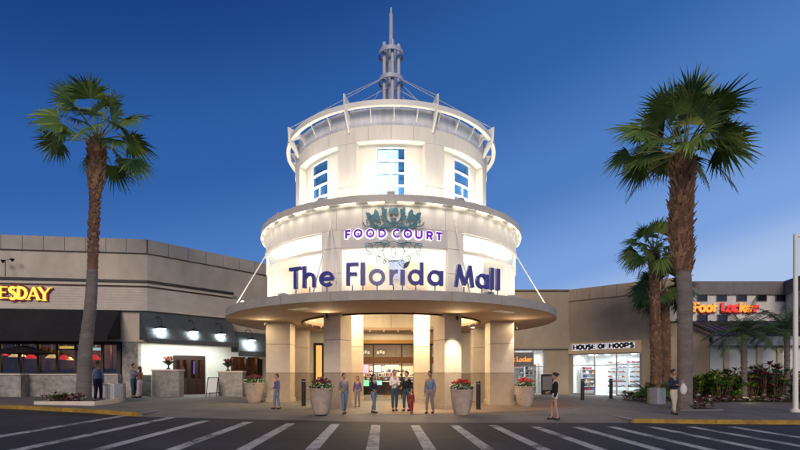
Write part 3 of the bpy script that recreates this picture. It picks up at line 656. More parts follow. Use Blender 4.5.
def glyph(b, ch, fr, h, w, depth, sw=.15, m=0, serif=0, thin=None, d0=0.0, hw=None):
    gw, st = GL[ch]; O, U, V, N = fr; sx = (w/gw); sy = h
    for i, (pts, cl) in enumerate(st):
        P = [(x*sx, y*sy) for x, y in pts]
        ww = sw*h
        if thin is not None and not cl:
            horiz = abs(P[-1][0]-P[0][0]) > 1.5*abs(P[-1][1]-P[0][1]) and len(P) == 2
            if horiz or (ch == 'A' and i == 0) or (ch == 'Y' and i == 1): ww = thin*h
        b.ribbon(P, ww, (O - U*(w/2), U, V, N), d0, depth + .0012*i, bool(cl), m)
    if serif:
        for k, q in enumerate(SERIF.get(ch, [])):
            x, y = q[0]*sx, q[1]*sy; hh = serif*h*.5
            if len(q) == 3: P = [(x, y-.10*h), (x, y+.10*h)]; b.ribbon(P, hh*1.6, (O-U*(w/2), U, V, N), d0, depth+.006+.001*k, False, m); continue
            y2 = hh/2 if y < .5*h else y - hh/2
            b.ribbon([(x-.17*h, y2), (x+.17*h, y2)], hh, (O-U*(w/2), U, V, N), d0, depth+.006+.001*k, False, m)
LR = 8.05
sign = thing('mall_sign', 'large navy raised letters reading The Florida Mall standing on the canopy edge', 'sign', cyl(0, LR, CT))
def fl(ch, x0, x1):
    t = theta((x0+x1)/2, LR); fr = frame_on(t, LR, 4.70); dep = TY - LR*math.cos(R_(t)); w = (x1-x0)*dep/F / max(.5, math.cos(R_(t))*1.0)
    # width foreshortening as seen from the street
    a = R_(t); vx = math.cos(a) - math.sin(a)*((x0+x1)/2-CX)/F; w = (x1-x0)*dep/F/vx
    b = MB(); glyph(b, ch, fr, .80, w, .12, .155 if w > .2 else .2, 0)
    for i, q in enumerate(b.m): pass
    fc = [0 if i % 1 else 0 for i in b.m]
    O, U, V, N = fr
    b.tube([O - V*.2 + N*.05, O + V*.02 + N*.05], .02, 6)
    o = b.build('letter', [M['navy_sign']], sign); return fr, w
for ch, x0, x1 in (('T',290.8,302.8),('h',303.8,317),('e',320,335.3),('F',347,358.8),('l',361.5,365),('o',369,385.3),('r',389.3,397.5),('i',400.8,404),('d',407.7,422.9),('a',427,442.3),('M',453.4,473.2),('a',475,487.2),('l',488.6,492.4),('l',494.6,498.4)):
    fr, w = fl(ch, x0, x1)
    if ch == 'i':
        O, U, V, N = fr; b = MB()
        for s_, lx, ly, L, w_ in ((1, .03, .60, .30, .10), (-1, 0, .62, .20, .09)):
            P = [(lx + s_*q*L*.75, ly + q*L*.8) for q in (0,.25,.5,.75,1)]; ws = [.02, w_, w_*1.1, w_*.8, .01]
            top = [O + U*(p[0]-w_r*.5) + V*(p[1]+w_r*.5) for p, w_r in zip(P, ws)]; bot = [O + U*(p[0]+w_r*.5) + V*(p[1]-w_r*.5) for p, w_r in zip(P, ws)]
            b.prism(top + bot[::-1], N*(.10 + .01*s_))
        b.build('leaf', M['leaf_sign'], sign)
fc = thing('food_court_sign', 'glowing purple FOOD COURT letters with white halo on the drum panel', 'sign', cyl(0, 6.4, 7))
for ch, x0, x1, yt, yb in (('F',345.5,350.5,230.5,238.6),('O',354,362.3,229.5,237.4),('O',366.3,374.4,229.3,237.2),('D',378.6,386,229.4,237.2),('C',393,400,229.6,237.4),('O',403.7,411.9,229.8,237.8),('U',415.3,422.2,230.8,238.6),('R',426.6,432.6,231.8,239.6),('T',436,441.9,232.8,240.4)):
    xc_ = (x0+x1)/2; t = theta(xc_, 6.42); p = dp(xc_, yb, 6.42); dep = p.y; h = (yb-yt)*dep/F; a = R_(t)
    w = (x1-x0)*dep/F/(math.cos(a)-math.sin(a)*(xc_-CX)/F); O, U, V, N = frame_on(t, 6.40, p.z)
    b = MB(); glyph(b, ch, (O, U, V, N), h, w, .05, .26, 0)
    if ch == 'O': b.obox(O + V*h*.5 + N*.03, U*h*.07, V*h*.07, N*.02)
    l_ = b.build('letter', M['purple_lit'], fc)
    b = MB(); glyph(b, ch, (O - V*.025, U, V, N), h*1.06, w*1.04, .02, .46, 0, d0=.0); b.build('halo_backing', M['halo_lit'], l_)
# scrollwork tree emblem around the food court letters
em = thing('scroll_emblem', 'teal openwork scroll of leaves mounted above and below the purple letters', 'emblem', cyl(0, 6.5, 7.3))
ex = 393.5
def ept(u, v, R=6.52): return dp(ex + u, v, R)      # u in px sideways from the emblem's axis, v photo row
def spiral(cx, cy, r0, r1, a0, a1, n=16, sx=1): return [(cx + sx*(r0+(r1-r0)*i/n)*math.cos(R_(a0+(a1-a0)*i/n)), cy - (r0+(r1-r0)*i/n)*math.sin(R_(a0+(a1-a0)*i/n))) for i in range(n+1)]
def eleaf(b, u, v, a, L, w, m=0, off=0):
    ca, sa = math.cos(R_(a)), -math.sin(R_(a)); q = []
    for s_, tt in ((0,0),(1,.25),(1.2,.5),(.8,.8),(0,1),(-.8,.8),(-1.2,.5),(-1,.25)):
        q.append(ept(u + ca*L*tt - sa*w*s_*.5, v + sa*L*tt + ca*w*s_*.5, 6.50 + off))
    c = ept(u, v); N = Vector((c.x, c.y-TY, 0)).normalized()
    b.prism(q, N*.035, m)
for s_ in (-1, 1):
    b = MB()
    def st(pts, r=.03): b.tube([ept(s_*u, v, 6.53) for u, v in pts], r*.8, 5)
    st(spiral(25, 222, 5.5, 1.2, 0, -420)); st([(0,227.5),(8,228.5),(16,227),(22,222),(26,216.5)], .045); st(spiral(14, 223.5, 4.2, 1, 180, 560)); st([(0,226),(6,221),(10,214),(7,209)], .04)
    st([(20,226),(12,229),(4,228)], .04)
    for k, (u, v, a, L, w) in enumerate(((24,219,160,10,5),(16,218,75,9,4.2),(11,216,120,8,4),(9,213,70,6.5,3),(22,217,35,7,3.5),(3,215,100,6,4),(13,220,30,9,4.5),(6,219,20,8,4),(3,222,150,7,4),(12,226,170,9,4),(5,211,160,6,4),(24,224,200,6,3))):
        a2 = a if s_ > 0 else 180-a; eleaf(b, s_*u, v, a2, L, w, 0, .008*(k % 5))
    b.build('scroll', M['teal'], em, smooth=False)
    b = MB()
    def st(pts, r=.016): b.tube([ept(s_*u, v, 6.49) for u, v in pts], r, 5)
    st([(0,241),(6,243.5),(14,242),(22,243),(29,247)]); st(spiral(25,248,5.5,1.4,40,420)); st(spiral(14,248,6,1.5,30,420)); st([(0,262),(8,259),(11,252),(8,244)]); st([(0,246),(2.5,250),(2,255),(0,258)]); st([(0,260),(6,262),(12,257),(20,254)])
    for u, v, L, w, a in ((22,253,7,3.4,10),(15,256,5,3,-70),(9,260,4,2.5,-80),(4,243,9,3.4,10)):
        ca, sa = math.cos(R_(a)), -math.sin(R_(a)); st([(u+ca*L*tt - sa*w*q*.5, v+sa*L*tt + ca*w*q*.5) for q, tt in ((0,0),(1,.3),(1,.6),(0,1),(-1,.6),(-1,.3),(0,0))], .018)
    b.build('scroll_outline', M['teal'], em)

# ------------------------------------------------------------------ left restaurant building
FL0, FC = Vector((-42, 21.56)), Vector((-13.3, 25.1)); nw = Vector((.749, -.663)).normalized()
def fy(px): k = (px-CX)/F; return 26.74/(1-.1233*k)
def fpt(px): y = fy(px); return Vector(((px-CX)/F*y, y))
def wy(px): return 35.51/(.885-(px-CX)/F)
def wpt(px): y = wy(px); return Vector(((px-CX)/F*y, y))
def lpt(px): y = 38.18/(.885-(px-CX)/F); return Vector(((px-CX)/F*y, y))
WEND = Vector((-4.6, 34.93)); W231 = wpt(231)
M['dining'] = mat('dining', (.16,.07,.03), .8, .6, 3.5)
lb = thing('restaurant_building', 'long low grey stucco building with fluted fascia and angled wing, left of the tower', 'building', (-18, 24.5, 0))
b = MB(); b.sweep([FL0, FC, WEND], -.5, 0, 6.3, 8.1); b.sweep([FL0, FC, WEND], -.5, -.02, 3.3, 6.3)
b.sweep([FC + Vector((.01,.01)), WEND], -2.2, -.02, 3.29, 3.4); b.build('wall', M['stucco'], lb)
b = MB(); P = [Vector(q) for q in (FL0, FC, WEND)]
tot = 0; 
for A, B_ in zip(P, P[1:]):
    n = int((B_-A).length/1.02)
    for i in range(n): b.sweep([A+(B_-A)*(i/n)+(B_-A).normalized()*.012, A+(B_-A)*((i+1)/n)-(B_-A).normalized()*.012], -.4, .10, 8.12, 8.86)
b.build('coping', M['coping'], lb)
b = MB(); b.sweep([FL0, FC, WEND], -.5, .07, 8.08, 8.85); b.build('coping_core', M['joint'], lb)
b = MB(); b.sweep([FL0, FC, W231], 0, .34, 6.47, 6.60); b.sweep([FL0, FC, W231], 0, .03, 6.60, 6.66); b.build('dark_band', M['dark_trim'], lb)
b = MB(); b.sweep([FL0, FC, W231], 0, .26, 6.31, 6.468); b.build('ledge', M['fascia_stucco'], lb)
b = MB(); b.sweep([FL0, FC, W231], 0, .20, 6.25, 6.308); b.build('red_band', M['red_trim'], lb)
b = MB()
for k in range(8): z = 5.12 + k*.141; b.sweep([FL0, FC, WEND if k < 2 else W231], -.02, .14, z, z+.126)
b.build('fluted_fascia', M['fascia_stucco'], lb)
b = MB(); b.sweep([FL0, FC, WEND], -.02, .125, 5.10, 6.25); b.build('fascia_core', M['fascia_stucco'], lb)
b = MB(); b.sweep([FL0, FC, WEND], -.02, .24, 4.97, 5.10); b.build('ledge', M['fascia_stucco'], lb)
b = MB(); b.add([(-42,21.9,8.7), (-13.6,25.4,8.7), (-5,35,8.7), (-5,60,8.7), (-42,60,8.7)], [(0,1,2,3,4)]); b.build('roof', M['zinc'], lb)
# corner pier and split-face base
b = MB(); q0, q1 = fpt(121.5), fpt(137); r0, r1 = lpt(136), lpt(141)
b.prism([(q0.x, q0.y+.05, .1), (q1.x, q1.y+.1, .1), (FC.x-1.3, FC.y+1.4, .1), (r1.x, r1.y, .1), (q0.x, q0.y+3, .1)], (0,0,4.87)); b.build('corner_pier', M['split_stone'], lb)
b = MB(); b.sweep([fpt(-90), fpt(33)], -.1, .95, .1, 1.50); b.sweep([fpt(33.2), fpt(121)], -.1, .35, .1, 1.49); b.build('base_wall', M['split_stone'], lb)
b = MB(); b.sweep([fpt(-90), fpt(33)], -.1, 1.0, 1.505, 1.57); b.sweep([fpt(33.3), fpt(121)], -.1, .40, 1.495, 1.55); b.build('sill', M['limestone'], lb)
# dining room behind the front windows
b = MB(); a_, c_ = fpt(-90), fpt(119)
b.sweep([a_, c_], -6.1, -6, .1, 3.6); b.sweep([a_, c_], -6, -.3, .1, .14); b.sweep([a_, c_], -6, -.3, 3.5, 3.6)
b.prism([(c_.x, c_.y+.2, .1), (c_.x+.1, c_.y+.2, .1), (c_.x+.1, c_.y+6, .1), (c_.x, c_.y+6, .1)], (0,0,3.4)); b.build('dining_room_wall', mat('dining_brown', (.12,.06,.025), .8, .7, 1.6), lb)
for i, (xa, xb) in enumerate(((-60,-30),(-30,-1),(-1,18),(18,37),(37,56),(56,75),(75,101),(101,117))):
    A, B_ = fpt(xa), fpt(xb); b = MB(); d = (B_-A).normalized()
    b.sweep([A, A+d*.11], -.12, .02, 1.5, 3.3); b.sweep([A+d*.11, B_], -.12, .02, 1.55, 1.63); b.sweep([A+d*.11, B_], -.12, .02, 3.12, 3.3); 
    if i in (2, 5): b.sweep([A+d*.11, B_], -.10, .0, 2.82, 2.88)
    w = b.build('window_frame', M['black_metal'], lb)
    b = MB(); b.sweep([A+d*.11, B_], -.06, -.05, 1.63, 3.12); b.build('pane', M['glass'], w)
b = MB(); b.sweep([fpt(117), fpt(121)], -.12, .05, 1.5, 3.3); b.build('window_frame', M['black_metal'], lb)
for px in (-20, 30, 64, 95): p = fpt(px); light('POINT', (p.x, p.y+3.6, 3.1), 75, (1,.60,.26), .2)
rr = random.Random(77)
for i, px in enumerate((-2, 12, 27, 43, 60, 78, 92, 108)):
    a_ = fpt(px); y = a_.y + rr.uniform(3.4, 4.6); x = (px-CX)/F*y; h = rr.uniform(1.5, 1.9); b = MB(); b.box(x-.55, x+.55, y, y+.12, .14, h); b.box(x-.6, x+.6, y-.03, y+.15, h, h+.05); b.build('booth_divider', M['wood'], lb)
    if i % 2: b = MB(); b.box(x-.06, x+.06, y+.3, y+.42, .14, 3.5); b.build('interior_post', M['wood'], lb)
for i, (px, w, h, c) in enumerate(((6,.5,.4,(.35,.28,.2)),(20,.35,.45,(.1,.2,.25)),(40,.6,.4,(.4,.2,.1)),(56,.4,.5,(.3,.3,.28)),(80,.5,.4,(.2,.1,.06)),(110,.5,.5,(.35,.25,.12)))):
    a_ = fpt(px); y = a_.y+5.85; x = (px-CX)/F*y; b = MB(); b.box(x-w, x+w, y-.08, y, 2.35-h*.5, 2.35+h*.6, 0); b.box(x-w-.05, x+w+.05, y-.06, y+.02, 2.3-h*.5, 2.4+h*.6, 1); b.build('wall_picture', [mat('picture', c, .6, .6, 5), M['wood']], lb)
# lit picture strips and panels on the dining room's back wall
k_ = 0
for px, py, w, h, mm, lb_ in ((66,347.5,15,2.4,'yellow_lit','long yellow lit strip sign behind the restaurant glass'),(96,349,9,2.6,'lamp_cool','short pale blue lit strip sign behind the glass, beside the palm trunk')):
    p = at(px, py, fy(px)+.8); b = MB(); b.obox(p, (w*p.y/F/2,0,0), (0,.03,0), (0,0,h*p.y/F/2)); b.tube([p+Vector((0,0,.05)), (p.x, p.y, 3.5)], .01, 5)
    m_ = mat('strip_'+mm, (.5,.4,.1) if k_ == 0 else (.4,.5,.55), .5, emit=.7, ecol=(1,.62,.08) if k_ == 0 else (.55,.75,.8)); k_ += 1
    tag(b.build('lit_sign', m_, loc=p), lb_, 'lit sign')
for px, py, mm, dy, lb_ in ((2,353,'shade_red',2.2,'red pendant lamp at the left edge of the restaurant window'),(15,354.5,'shade_cream',2.6,'cream pendant lamp beside the dark parasol, leftmost cream one'),(31,356,'shade_red',2.0,'red pendant lamp behind the dark parasol'),(22.5,355,'shade_cream',3.4,'small cream pendant lamp between the left cream lamp and the red one'),
        (52,355.5,'shade_cream',2.0,'cream pendant lamp right of the parasol'),(64,357,'shade_red',1.6,'large red pendant lamp in the middle window'),(70,358.5,'shade_cream',3.5,'small cream pendant lamp half behind the large red lamp'),(95,357,'shade_red',1.3,'red pendant lamp seen just right of the big palm trunk')):
    p = at(px, py, fy(px)+dy); s = .36 if 'small' not in lb_ else .24
    t = thing('pendant_lamp', lb_, 'lamp', p, 'pendant lamps in the restaurant')
    b = MB(); b.lathe([(s*.9,-s*.4), (s*.88,-s*.4), (s*.5,.0), (s*.25,s*.35), (s*.2,s*.36)], p, 16); b.build('lamp_shade', M[mm], t, smooth=True)
    b = MB(); b.tube([p+Vector((0,0,s*.3)), (p.x, p.y, 3.5)], .012, 5); b.build('cord', M['black_metal'], t)
# dining tables, dim behind the glass
for i, px in enumerate((8, 26, 48, 68)):
    p = at(px, 370, fy(px)+2.4); t = thing('dining_table', ['small dark dining table behind the leftmost window', 'small dark dining table under the red lamp', 'small dark dining table right of the parasol', 'small dark dining table below the large red lamp'][i], 'table', (p.x, p.y, .14), 'dining tables behind the glass')
    b = MB(); b.lathe([(.42,1.42),(.42,1.46)], (p.x,p.y,0), 16); b.build('tabletop', M['wood'], t)
    b = MB(); b.tube([(p.x,p.y,.14),(p.x,p.y,1.42)], .04, 8); b.build('leg', M['black_metal'], t)
# front awning
def awning(name, A, B_, prof, m, parent=None, lab=None):
    d = (B_-A).normalized(); n = Vector((d.y, -d.x)); b = MB()
    b.prism([(A.x+n.x*o, A.y+n.y*o, z) for o, z in prof], ((B_-A).x, (B_-A).y, 0)); o = b.build(name, m, parent, loc=None if parent else (A.x, A.y, 3))
    if lab: tag(o, lab, 'awning')
    return o
awning('awning', fpt(-90), fpt(121.5), [(.1,4.96),(.2,4.96),(1.55,3.50),(1.55,3.20),(1.50,3.20),(1.50,3.44),(.1,3.44)], M['awning_black'], None, 'long black fabric awning over the restaurant windows')
aw1 = awning('awning', wpt(139), wpt(229), [(.05,4.90),(.12,4.90),(1.15,3.42),(1.15,3.16),(1.10,3.16),(1.10,3.38),(.05,3.38)], M['awning_grey'], None, 'wide charcoal awning lit by three gooseneck lamps, above the white wall')
aw2 = awning('awning', wpt(230), wpt(263), [(.15,4.2),(.22,4.2),(1.05,2.95),(1.05,2.62),(1.0,2.62),(1.0,2.9),(.15,2.9)], M['awning_grey'], None, 'short charcoal awning lit by one gooseneck lamp, next to the rotunda')
def text(s, size, O, U, N, m, name, parent=None, ext=.006, align='LEFT', bold=0.0):
    cu = bpy.data.curves.new('t', 'FONT'); cu.body = s; cu.size = size; cu.extrude = ext; cu.align_x = align; cu.offset = bold
    ob = bpy.data.objects.new('t', cu); COL.objects.link(ob); dg = bpy.context.evaluated_depsgraph_get(); me = bpy.data.meshes.new_from_object(ob.evaluated_get(dg))
    bpy.data.objects.remove(ob); me.name = name; o = bpy.data.objects.new(name, me); COL.objects.link(o); me.materials.clear(); me.materials.append(m)
    U = Vector(U); N = Vector(N); V = Vector((0,0,1)); mt = Matrix((U, V, N)).transposed().to_4x4()
    o.matrix_world = Matrix.Translation(O) @ mt
    if parent is not None:
        o.parent = parent; o.matrix_world = Matrix.Translation(Vector(O) - ORG[parent]) @ mt
    return o
A, B_ = fpt(-90), fpt(121); d = (B_-A).normalized(); n = Vector((d.y,-d.x)); p = fpt(-34) + n*1.56
text('FRESH AMERICAN DINING', .19, (p.x, p.y, 3.26), (d.x,d.y,0), (n.x,n.y,0), M['awning_text'], 'lettering')
lt = bpy.data.objects['lettering']; tag(lt, 'small grey lettering along the hem of the black awning', 'lettering')
A, B_ = wpt(139), wpt(229); 
# sign letters
ts = thing('restaurant_sign', 'glowing yellow serif TUESDAY letters with crimson edges on the fluted fascia', 'sign', (-20, 24, 5.7))
dF = (FC-FL0).normalized(); nF = Vector((dF.y,-dF.x))
for ch, x0, x1, yt, yb in (('T',-18.5,-9,286,298),('U',-8.5,1.2,286.2,298.4),('E',2.8,11.6,286.6,299),('S',12.6,20.2,286.8,299.4),('D',21.4,30.6,287.2,299.8),('A',30.8,43,287.6,300.4),('Y',42,53.6,288,301)):
    c = fpt((x0+x1)/2) + nF*.16; h = (yb-yt)*c.y/F; w = (x1-x0)*c.y/F*.93; z = zz(yb, c.y)
    fr = (Vector((c.x, c.y, z)), Vector((dF.x,dF.y,0)), Vector((0,0,1)), Vector((nF.x,nF.y,0)))
    b = MB(); glyph(b, ch, fr, h, w, .16, .20, 0, serif=.10, thin=.09, d0=.10); l_ = b.build('letter', M['yellow_lit'], ts)
    b = MB(); glyph(b, ch, fr, h*1.02, w*1.02, .09, .42, 0, serif=.30, thin=.28); b.build('letter_backing', M['crimson'], l_)
# floodlights on a short mast
p = fpt(12) + nF*.5; t = thing('roof_floodlight', 'twin black floodlights on a thin mast above the yellow sign', 'floodlight', (p.x, p.y, 6.6))
b = MB(); b.tube([(p.x,p.y,6.6),(p.x,p.y,7.45)], .02, 6); b.tube([(p.x-.15,p.y,7.4),(p.x+.4,p.y,7.5)], .015, 6); b.build('mast', M['black_metal'], t)
for dx, dz in ((-.12,7.35),(.36,7.42)):
    b = MB(); b.lathe([(.03,-.06),(.11,.08),(.10,.09)], (p.x+dx, p.y, dz), 10); b.build('lamp_head', M['black_metal'], t)
# wing storefront under the awnings
ws = thing('wing_storefront', 'bright white stucco storefront wall recessed under the charcoal awnings', 'storefront', (lpt(190).x, lpt(190).y, 0))
b = MB(); b.sweep([lpt(132), lpt(173)], -.3, 0, .1, 3.29); b.sweep([lpt(173), lpt(205)], -.3, 0, zz(355.5, lpt(190).y), 3.29); b.sweep([lpt(205), lpt(231)], -.3, 0, .1, 3.29)
b.sweep([lpt(231), lpt(262)], -.3, 0, zz(357, lpt(245).y), 3.29); b.sweep([lpt(262), lpt(300)], -.3, 0, .0, 3.29); b.build('wall', M['white_stucco'], ws)
zd = zz(355.7, lpt(190).y)
def sw(b, xa, xb, o0, o1, z0, z1, m=0): b.sweep([lpt(xa), lpt(xb)], o0, o1, z0, z1, m)
b = MB(); sw(b,173,174.3,-.25,.05,.2,zd); sw(b,203.7,205,-.25,.05,.2,zd); sw(b,174.3,203.7,-.25,.05,zd-.1,zd); sw(b,188.2,190,-.25,.04,.2,zd-.1); dr = b.build('door_frame', M['wood'], ws)
for xa, xb in ((174.3,181),(181.4,188.2),(190,196.6),(197,203.7)):
    b = MB(); sw(b,xa,xa+1,-.15,0,.2,zd-.1); sw(b,xb-1,xb,-.15,0,.2,zd-.1); sw(b,xa+1,xb-1,-.15,0,.2,1.25); sw(b,xa+1,xb-1,-.15,0,zd-.25,zd-.1); dd = b.build('door', M['wood'], ws)
    b = MB(); sw(b,xa+1,xb-1,-.09,-.08,1.25,zd-.25); b.build('door_glass', M['glass'], dd)
b = MB(); sw(b,231,232.2,-.25,.04,.2,2.6); sw(b,246,248,-.25,.04,.2,2.6); sw(b,257,262,-.25,.04,.2,2.6); sw(b,232.2,246,-.25,.04,1.7,1.8); sw(b,238.5,239.3,-.25,.04,1.8,2.6); sw(b,232.2,246,-.28,.03,.2,1.7)
wf = b.build('window_frame', M['wood'], ws); b = MB(); sw(b,232,258,-.12,-.11,.2,2.6); b.build('pane', M['glass'], wf)
b = MB(); sw(b,140,268,-3.1,-3,.1,3.3); sw(b,140,268,-3,-.3,3.2,3.29); sw(b,140,268,-3,-.3,.2,.21)
for xa in (160, 217, 270): q = lpt(xa) - nw*.35; b.prism([(q.x,q.y,.1),(q.x+.07,q.y+.08,.1),(q.x-2.0,q.y+2.1,.1),(q.x-2.07,q.y+2.0,.1)], (0,0,3.1))
b.build('room_lining', M['dining'], ws)
for px, e in ((182,14),(196,14),(238,20),(254,20)): q = lpt(px); light('POINT', (q.x-1.2, q.y+1.0, 2.5), e, (1,.55,.25), .15)
for px in (177.5, 200):
    q = lpt(px) ; b = MB(); p = Vector((q.x-.5, q.y+.45, 0)); b.obox(p+Vector((0,0,1.95)), (.10,0,0), (0,.02,0), (0,0,.42)); b.obox(p+Vector((0,0,1.0)), (.03,0,0), (0,.02,0), (0,0,.8))
    tag(b.build('neon_sign', mat('violet_lit', (.2,.15,.6), .4, emit=1.0, ecol=(.22,.18,.9)), loc=p), 'upright violet lit sign behind the %s wooden door glass' % ('left' if px < 190 else 'right'), 'lit sign')
# white wash under the awnings
for px in (150, 172, 194, 214): q = lpt(px); light('AREA', (q.x+.9, q.y-.8, 3.22), 62 if px < 214 else 42, (.93,1,.95), .8, aim=(q.x+.25, q.y-.2, 1.2))
q = lpt(240); light('AREA', (q.x+.9, q.y-.8, 2.6), 14, (1,.93,.8), .5, aim=(q.x+.2, q.y-.2, 1.0))
# gooseneck lamps
labs = ['leftmost of the three gooseneck lamps over the wide charcoal awning', 'middle one of the three gooseneck lamps over the wide charcoal awning', 'rightmost of the three gooseneck lamps over the wide charcoal awning', 'gooseneck lamp over the short charcoal awning by the rotunda']
for i, (px, py, zz_) in enumerate(((161.5,328.5,0),(194,331.5,0),(221.5,334,0),(252,340,0))):
    o_ = 1.05; best_ = None
    for _ in range(60):                                     # the point on the lamp line seen at px
        pass
    k = (px-CX)/F; # wing line moved outwards by o_
    a0 = FC + nw*o_; y = (a0.x*-1 + .885*a0.y)/(.885-k); X = k*y; z = zz(py, y)
    t = thing('gooseneck_lamp', labs[i], 'lamp', (X - nw.x*o_, y - nw.y*o_, z+.4), 'gooseneck lamps over the awnings')
    w = Vector((X - nw.x*o_, y - nw.y*o_, z+.42)); n3 = Vector((nw.x,nw.y,0))
    b = MB(); b.tube([w+n3*.12, w+n3*.35+Vector((0,0,.22)), w+n3*.75+Vector((0,0,.25)), w+n3*1.0+Vector((0,0,.05)), w+n3*1.05+Vector((0,0,-.22))], .022, 6); b.build('arm', M['black_metal'], t)
    b = MB(); b.blob(w+n3*.16, .10, .10, .10); b.build('wall_plate', M['black_metal'], t)
    c = Vector((X, y, z)); b = MB(); b.lathe([(.06,.16),(.14,.10),(.27,.02),(.28,-.01),(.26,.0)], c, 18); b.build('lamp_shade', M['black_metal'], t, smooth=True)
    b = MB(); b.lathe([(.23,-.035),(.24,-.015),(.2,-.008)], c, 18); b.build('bulb', M['lamp_cool'], t)
    light('SPOT', c + Vector((0,0,-.06)), 520, (.85,.97,1), .12, aim=c - n3*.75 + Vector((0,0,-.5)), spot=160, blend=1)
# planter walls with urns, board
def low_wall(pxa, pxb, Y, ztop, lab, cap):
    xa, xb = (pxa-CX)/F*Y, (pxb-CX)/F*Y; t = thing('planter_wall', lab, 'low wall', ((xa+xb)/2, Y, 0))
    b = MB(); b.box(xa, xb, Y, Y+.6, .1, ztop-.08); b.build('wall', M['split_stone'], t)
    b = MB(); b.box(xa-.05, xb+.05, Y-.05, Y+.65, ztop-.08, ztop); b.build('cap', cap, t); return t
low_wall(152, 179, 25.9, 1.80, 'rough grey stone planter wall with flower urn, before the wooden doors', M['limestone'])
low_wall(218, 242.5, 27.6, 1.72, 'pinkish stone planter wall beside the folding board', M['limestone'])
low_wall(120.5, 151, 26.4, 1.50, 'low grey stone wall behind the embracing couple', M['limestone'])
def urn(px, py, Y, lab, pm):
    p = at(px, py, Y); t = thing('flower_urn', lab, 'urn', p)
    b = MB(); b.lathe([(.12,0),(.12,.04),(.04,.10),(.04,.22),(.26,.38),(.36,.46),(.33,.46)], p, 16); b.build('urn_bowl', M['black_metal'], t, smooth=True)
    b = MB(); rr = random.Random(3)
    for _ in range(26):
        a = rr.uniform(0,6.28); r = rr.uniform(0,.24); b.blob(p+Vector((r*math.cos(a), r*math.sin(a), .5+rr.uniform(0,.22))), .06, .06, .05, 6, 4)
    b.build('blossoms', pm, t)
    b = MB(); strap(b, p+Vector((0,0,.44)), 30, .22, .34, .04, rr, 0); b.build('foliage', M['frond_dark'], t)
def strap(b, base, n, l0, l1, w, rr, m=0, spread=1.0, up=.9):
    for _ in range(n):
        a = rr.uniform(0, 6.283); L = rr.uniform(l0, l1); e = rr.uniform(.35, 1.35) * up; d = Vector((math.cos(a), math.sin(a), 0)); s = Vector((-d.y, d.x, 0)); p = Vector(base) + d*rr.uniform(0,.06)*spread
        q = []; ww = w*rr.uniform(.7,1.2)
        for t in (0, .35, .7, 1):
            c = p + d*(L*t*math.cos(e)*spread + L*.18*t*t) + Vector((0,0,L*t*math.sin(e) - L*.42*t*t)); h = ww * (.35, 1, .8, .04)[int(round(t/.345))]
            q.append((c - s*h, c + s*h))
        vs = [x for pr in q for x in pr]; b.add(vs, [(0,1,3,2),(2,3,5,4),(4,5,7,6)], m)
urn(168.5, 369.3, 26.2, 'black urn of orange flowers on the grey planter wall', M['petal_pink'])
urn(228, 371, 27.9, 'black urn with dark foliage on the pinkish planter wall', M['petal_dark'])
t = thing('folding_board', 'white folding A-frame sidewalk board with black frame beside the wooden doors', 'sign board', gp(213, 397))
p = ORG[t]; z0 = G(p.x)
for s_ in (-1, 1):
    b = MB(); y0 = s_*.30
    c0, c1 = Vector((p.x-.28, p.y+y0, z0)), Vector((p.x-.28, p.y+s_*.03, z0+1.12)); W_ = Vector((.56,0,0)); W_.rotate(Matrix.Rotation(.5, 3, 'Z'))
    for q in (c0, c0+W_): b.tube([q, q+(c1-c0)], .022, 6)
    b.tube([c0+(c1-c0)*.2, c0+(c1-c0)*.2+W_], .02, 6); b.tube([c1, c1+W_], .022, 6); fr_ = b.build('frame', M['black_metal'], t)
    b = MB(); a0, a1 = c0+(c1-c0)*.24, c0+(c1-c0)*.96; b.prism([a0+W_*.06, a0+W_*.94, a1+W_*.94, a1+W_*.06], (0,.012,0)); b.build('panel', M['paper'], t)
# parasol in front of the windows
p = Vector((*(fpt(24) + nF*2.0 ), 0)); p.z = 1.2
p.y = fpt(24).y - .6; p.x = (24-CX)/F*p.y; t = thing('patio_parasol', 'open dark patio parasol standing by the restaurant windows', 'parasol', (p.x, p.y, G(p.x)))
b = MB(); b.lathe([(1.42,0),(1.40,.02),(.7,.26),(.03,.42)], (p.x, p.y, zz(353.5, p.y)), 8); b.build('canopy', M['awning_black'], t)
b = MB(); b.tube([(p.x,p.y,1.5),(p.x,p.y,zz(353.5,p.y)+.5)], .025, 8); b.build('pole', M['black_metal'], t)
# litter bins
def bin_(px, py, w, h, lab, rect=False):
    p = gp(px, py); t = thing('litter_bin', lab, 'bin', p); r = w/2
    b = MB(); b.lathe([(r*.97,0),(r,.02),(r,h*.93),(r*.9,h*.95)], p, 28)
    for k in range(28):
        a = 2*math.pi*k/28; b.obox(p+Vector((r*math.cos(a), r*math.sin(a), h*.47)), (.012,0,0), (0,.012,0), (0,0,h*.43))
    b.build('body', M['steel'], t)
    b = MB(); b.lathe([(r*1.03,h*.93),(r*1.03,h),(r*.8,h*1.02),(r*.45,h*1.02),(r*.42,h*.96)], p, 28); b.build('lid', M['steel'], t, smooth=True)
    return t
bin_(115.5, 402.5, .80, .86, 'round brushed steel litter bin right of the big left palm')
bin_(656.3, 404, .80, .82, 'round brushed steel litter bin between the slim palms and the woman with a bag')

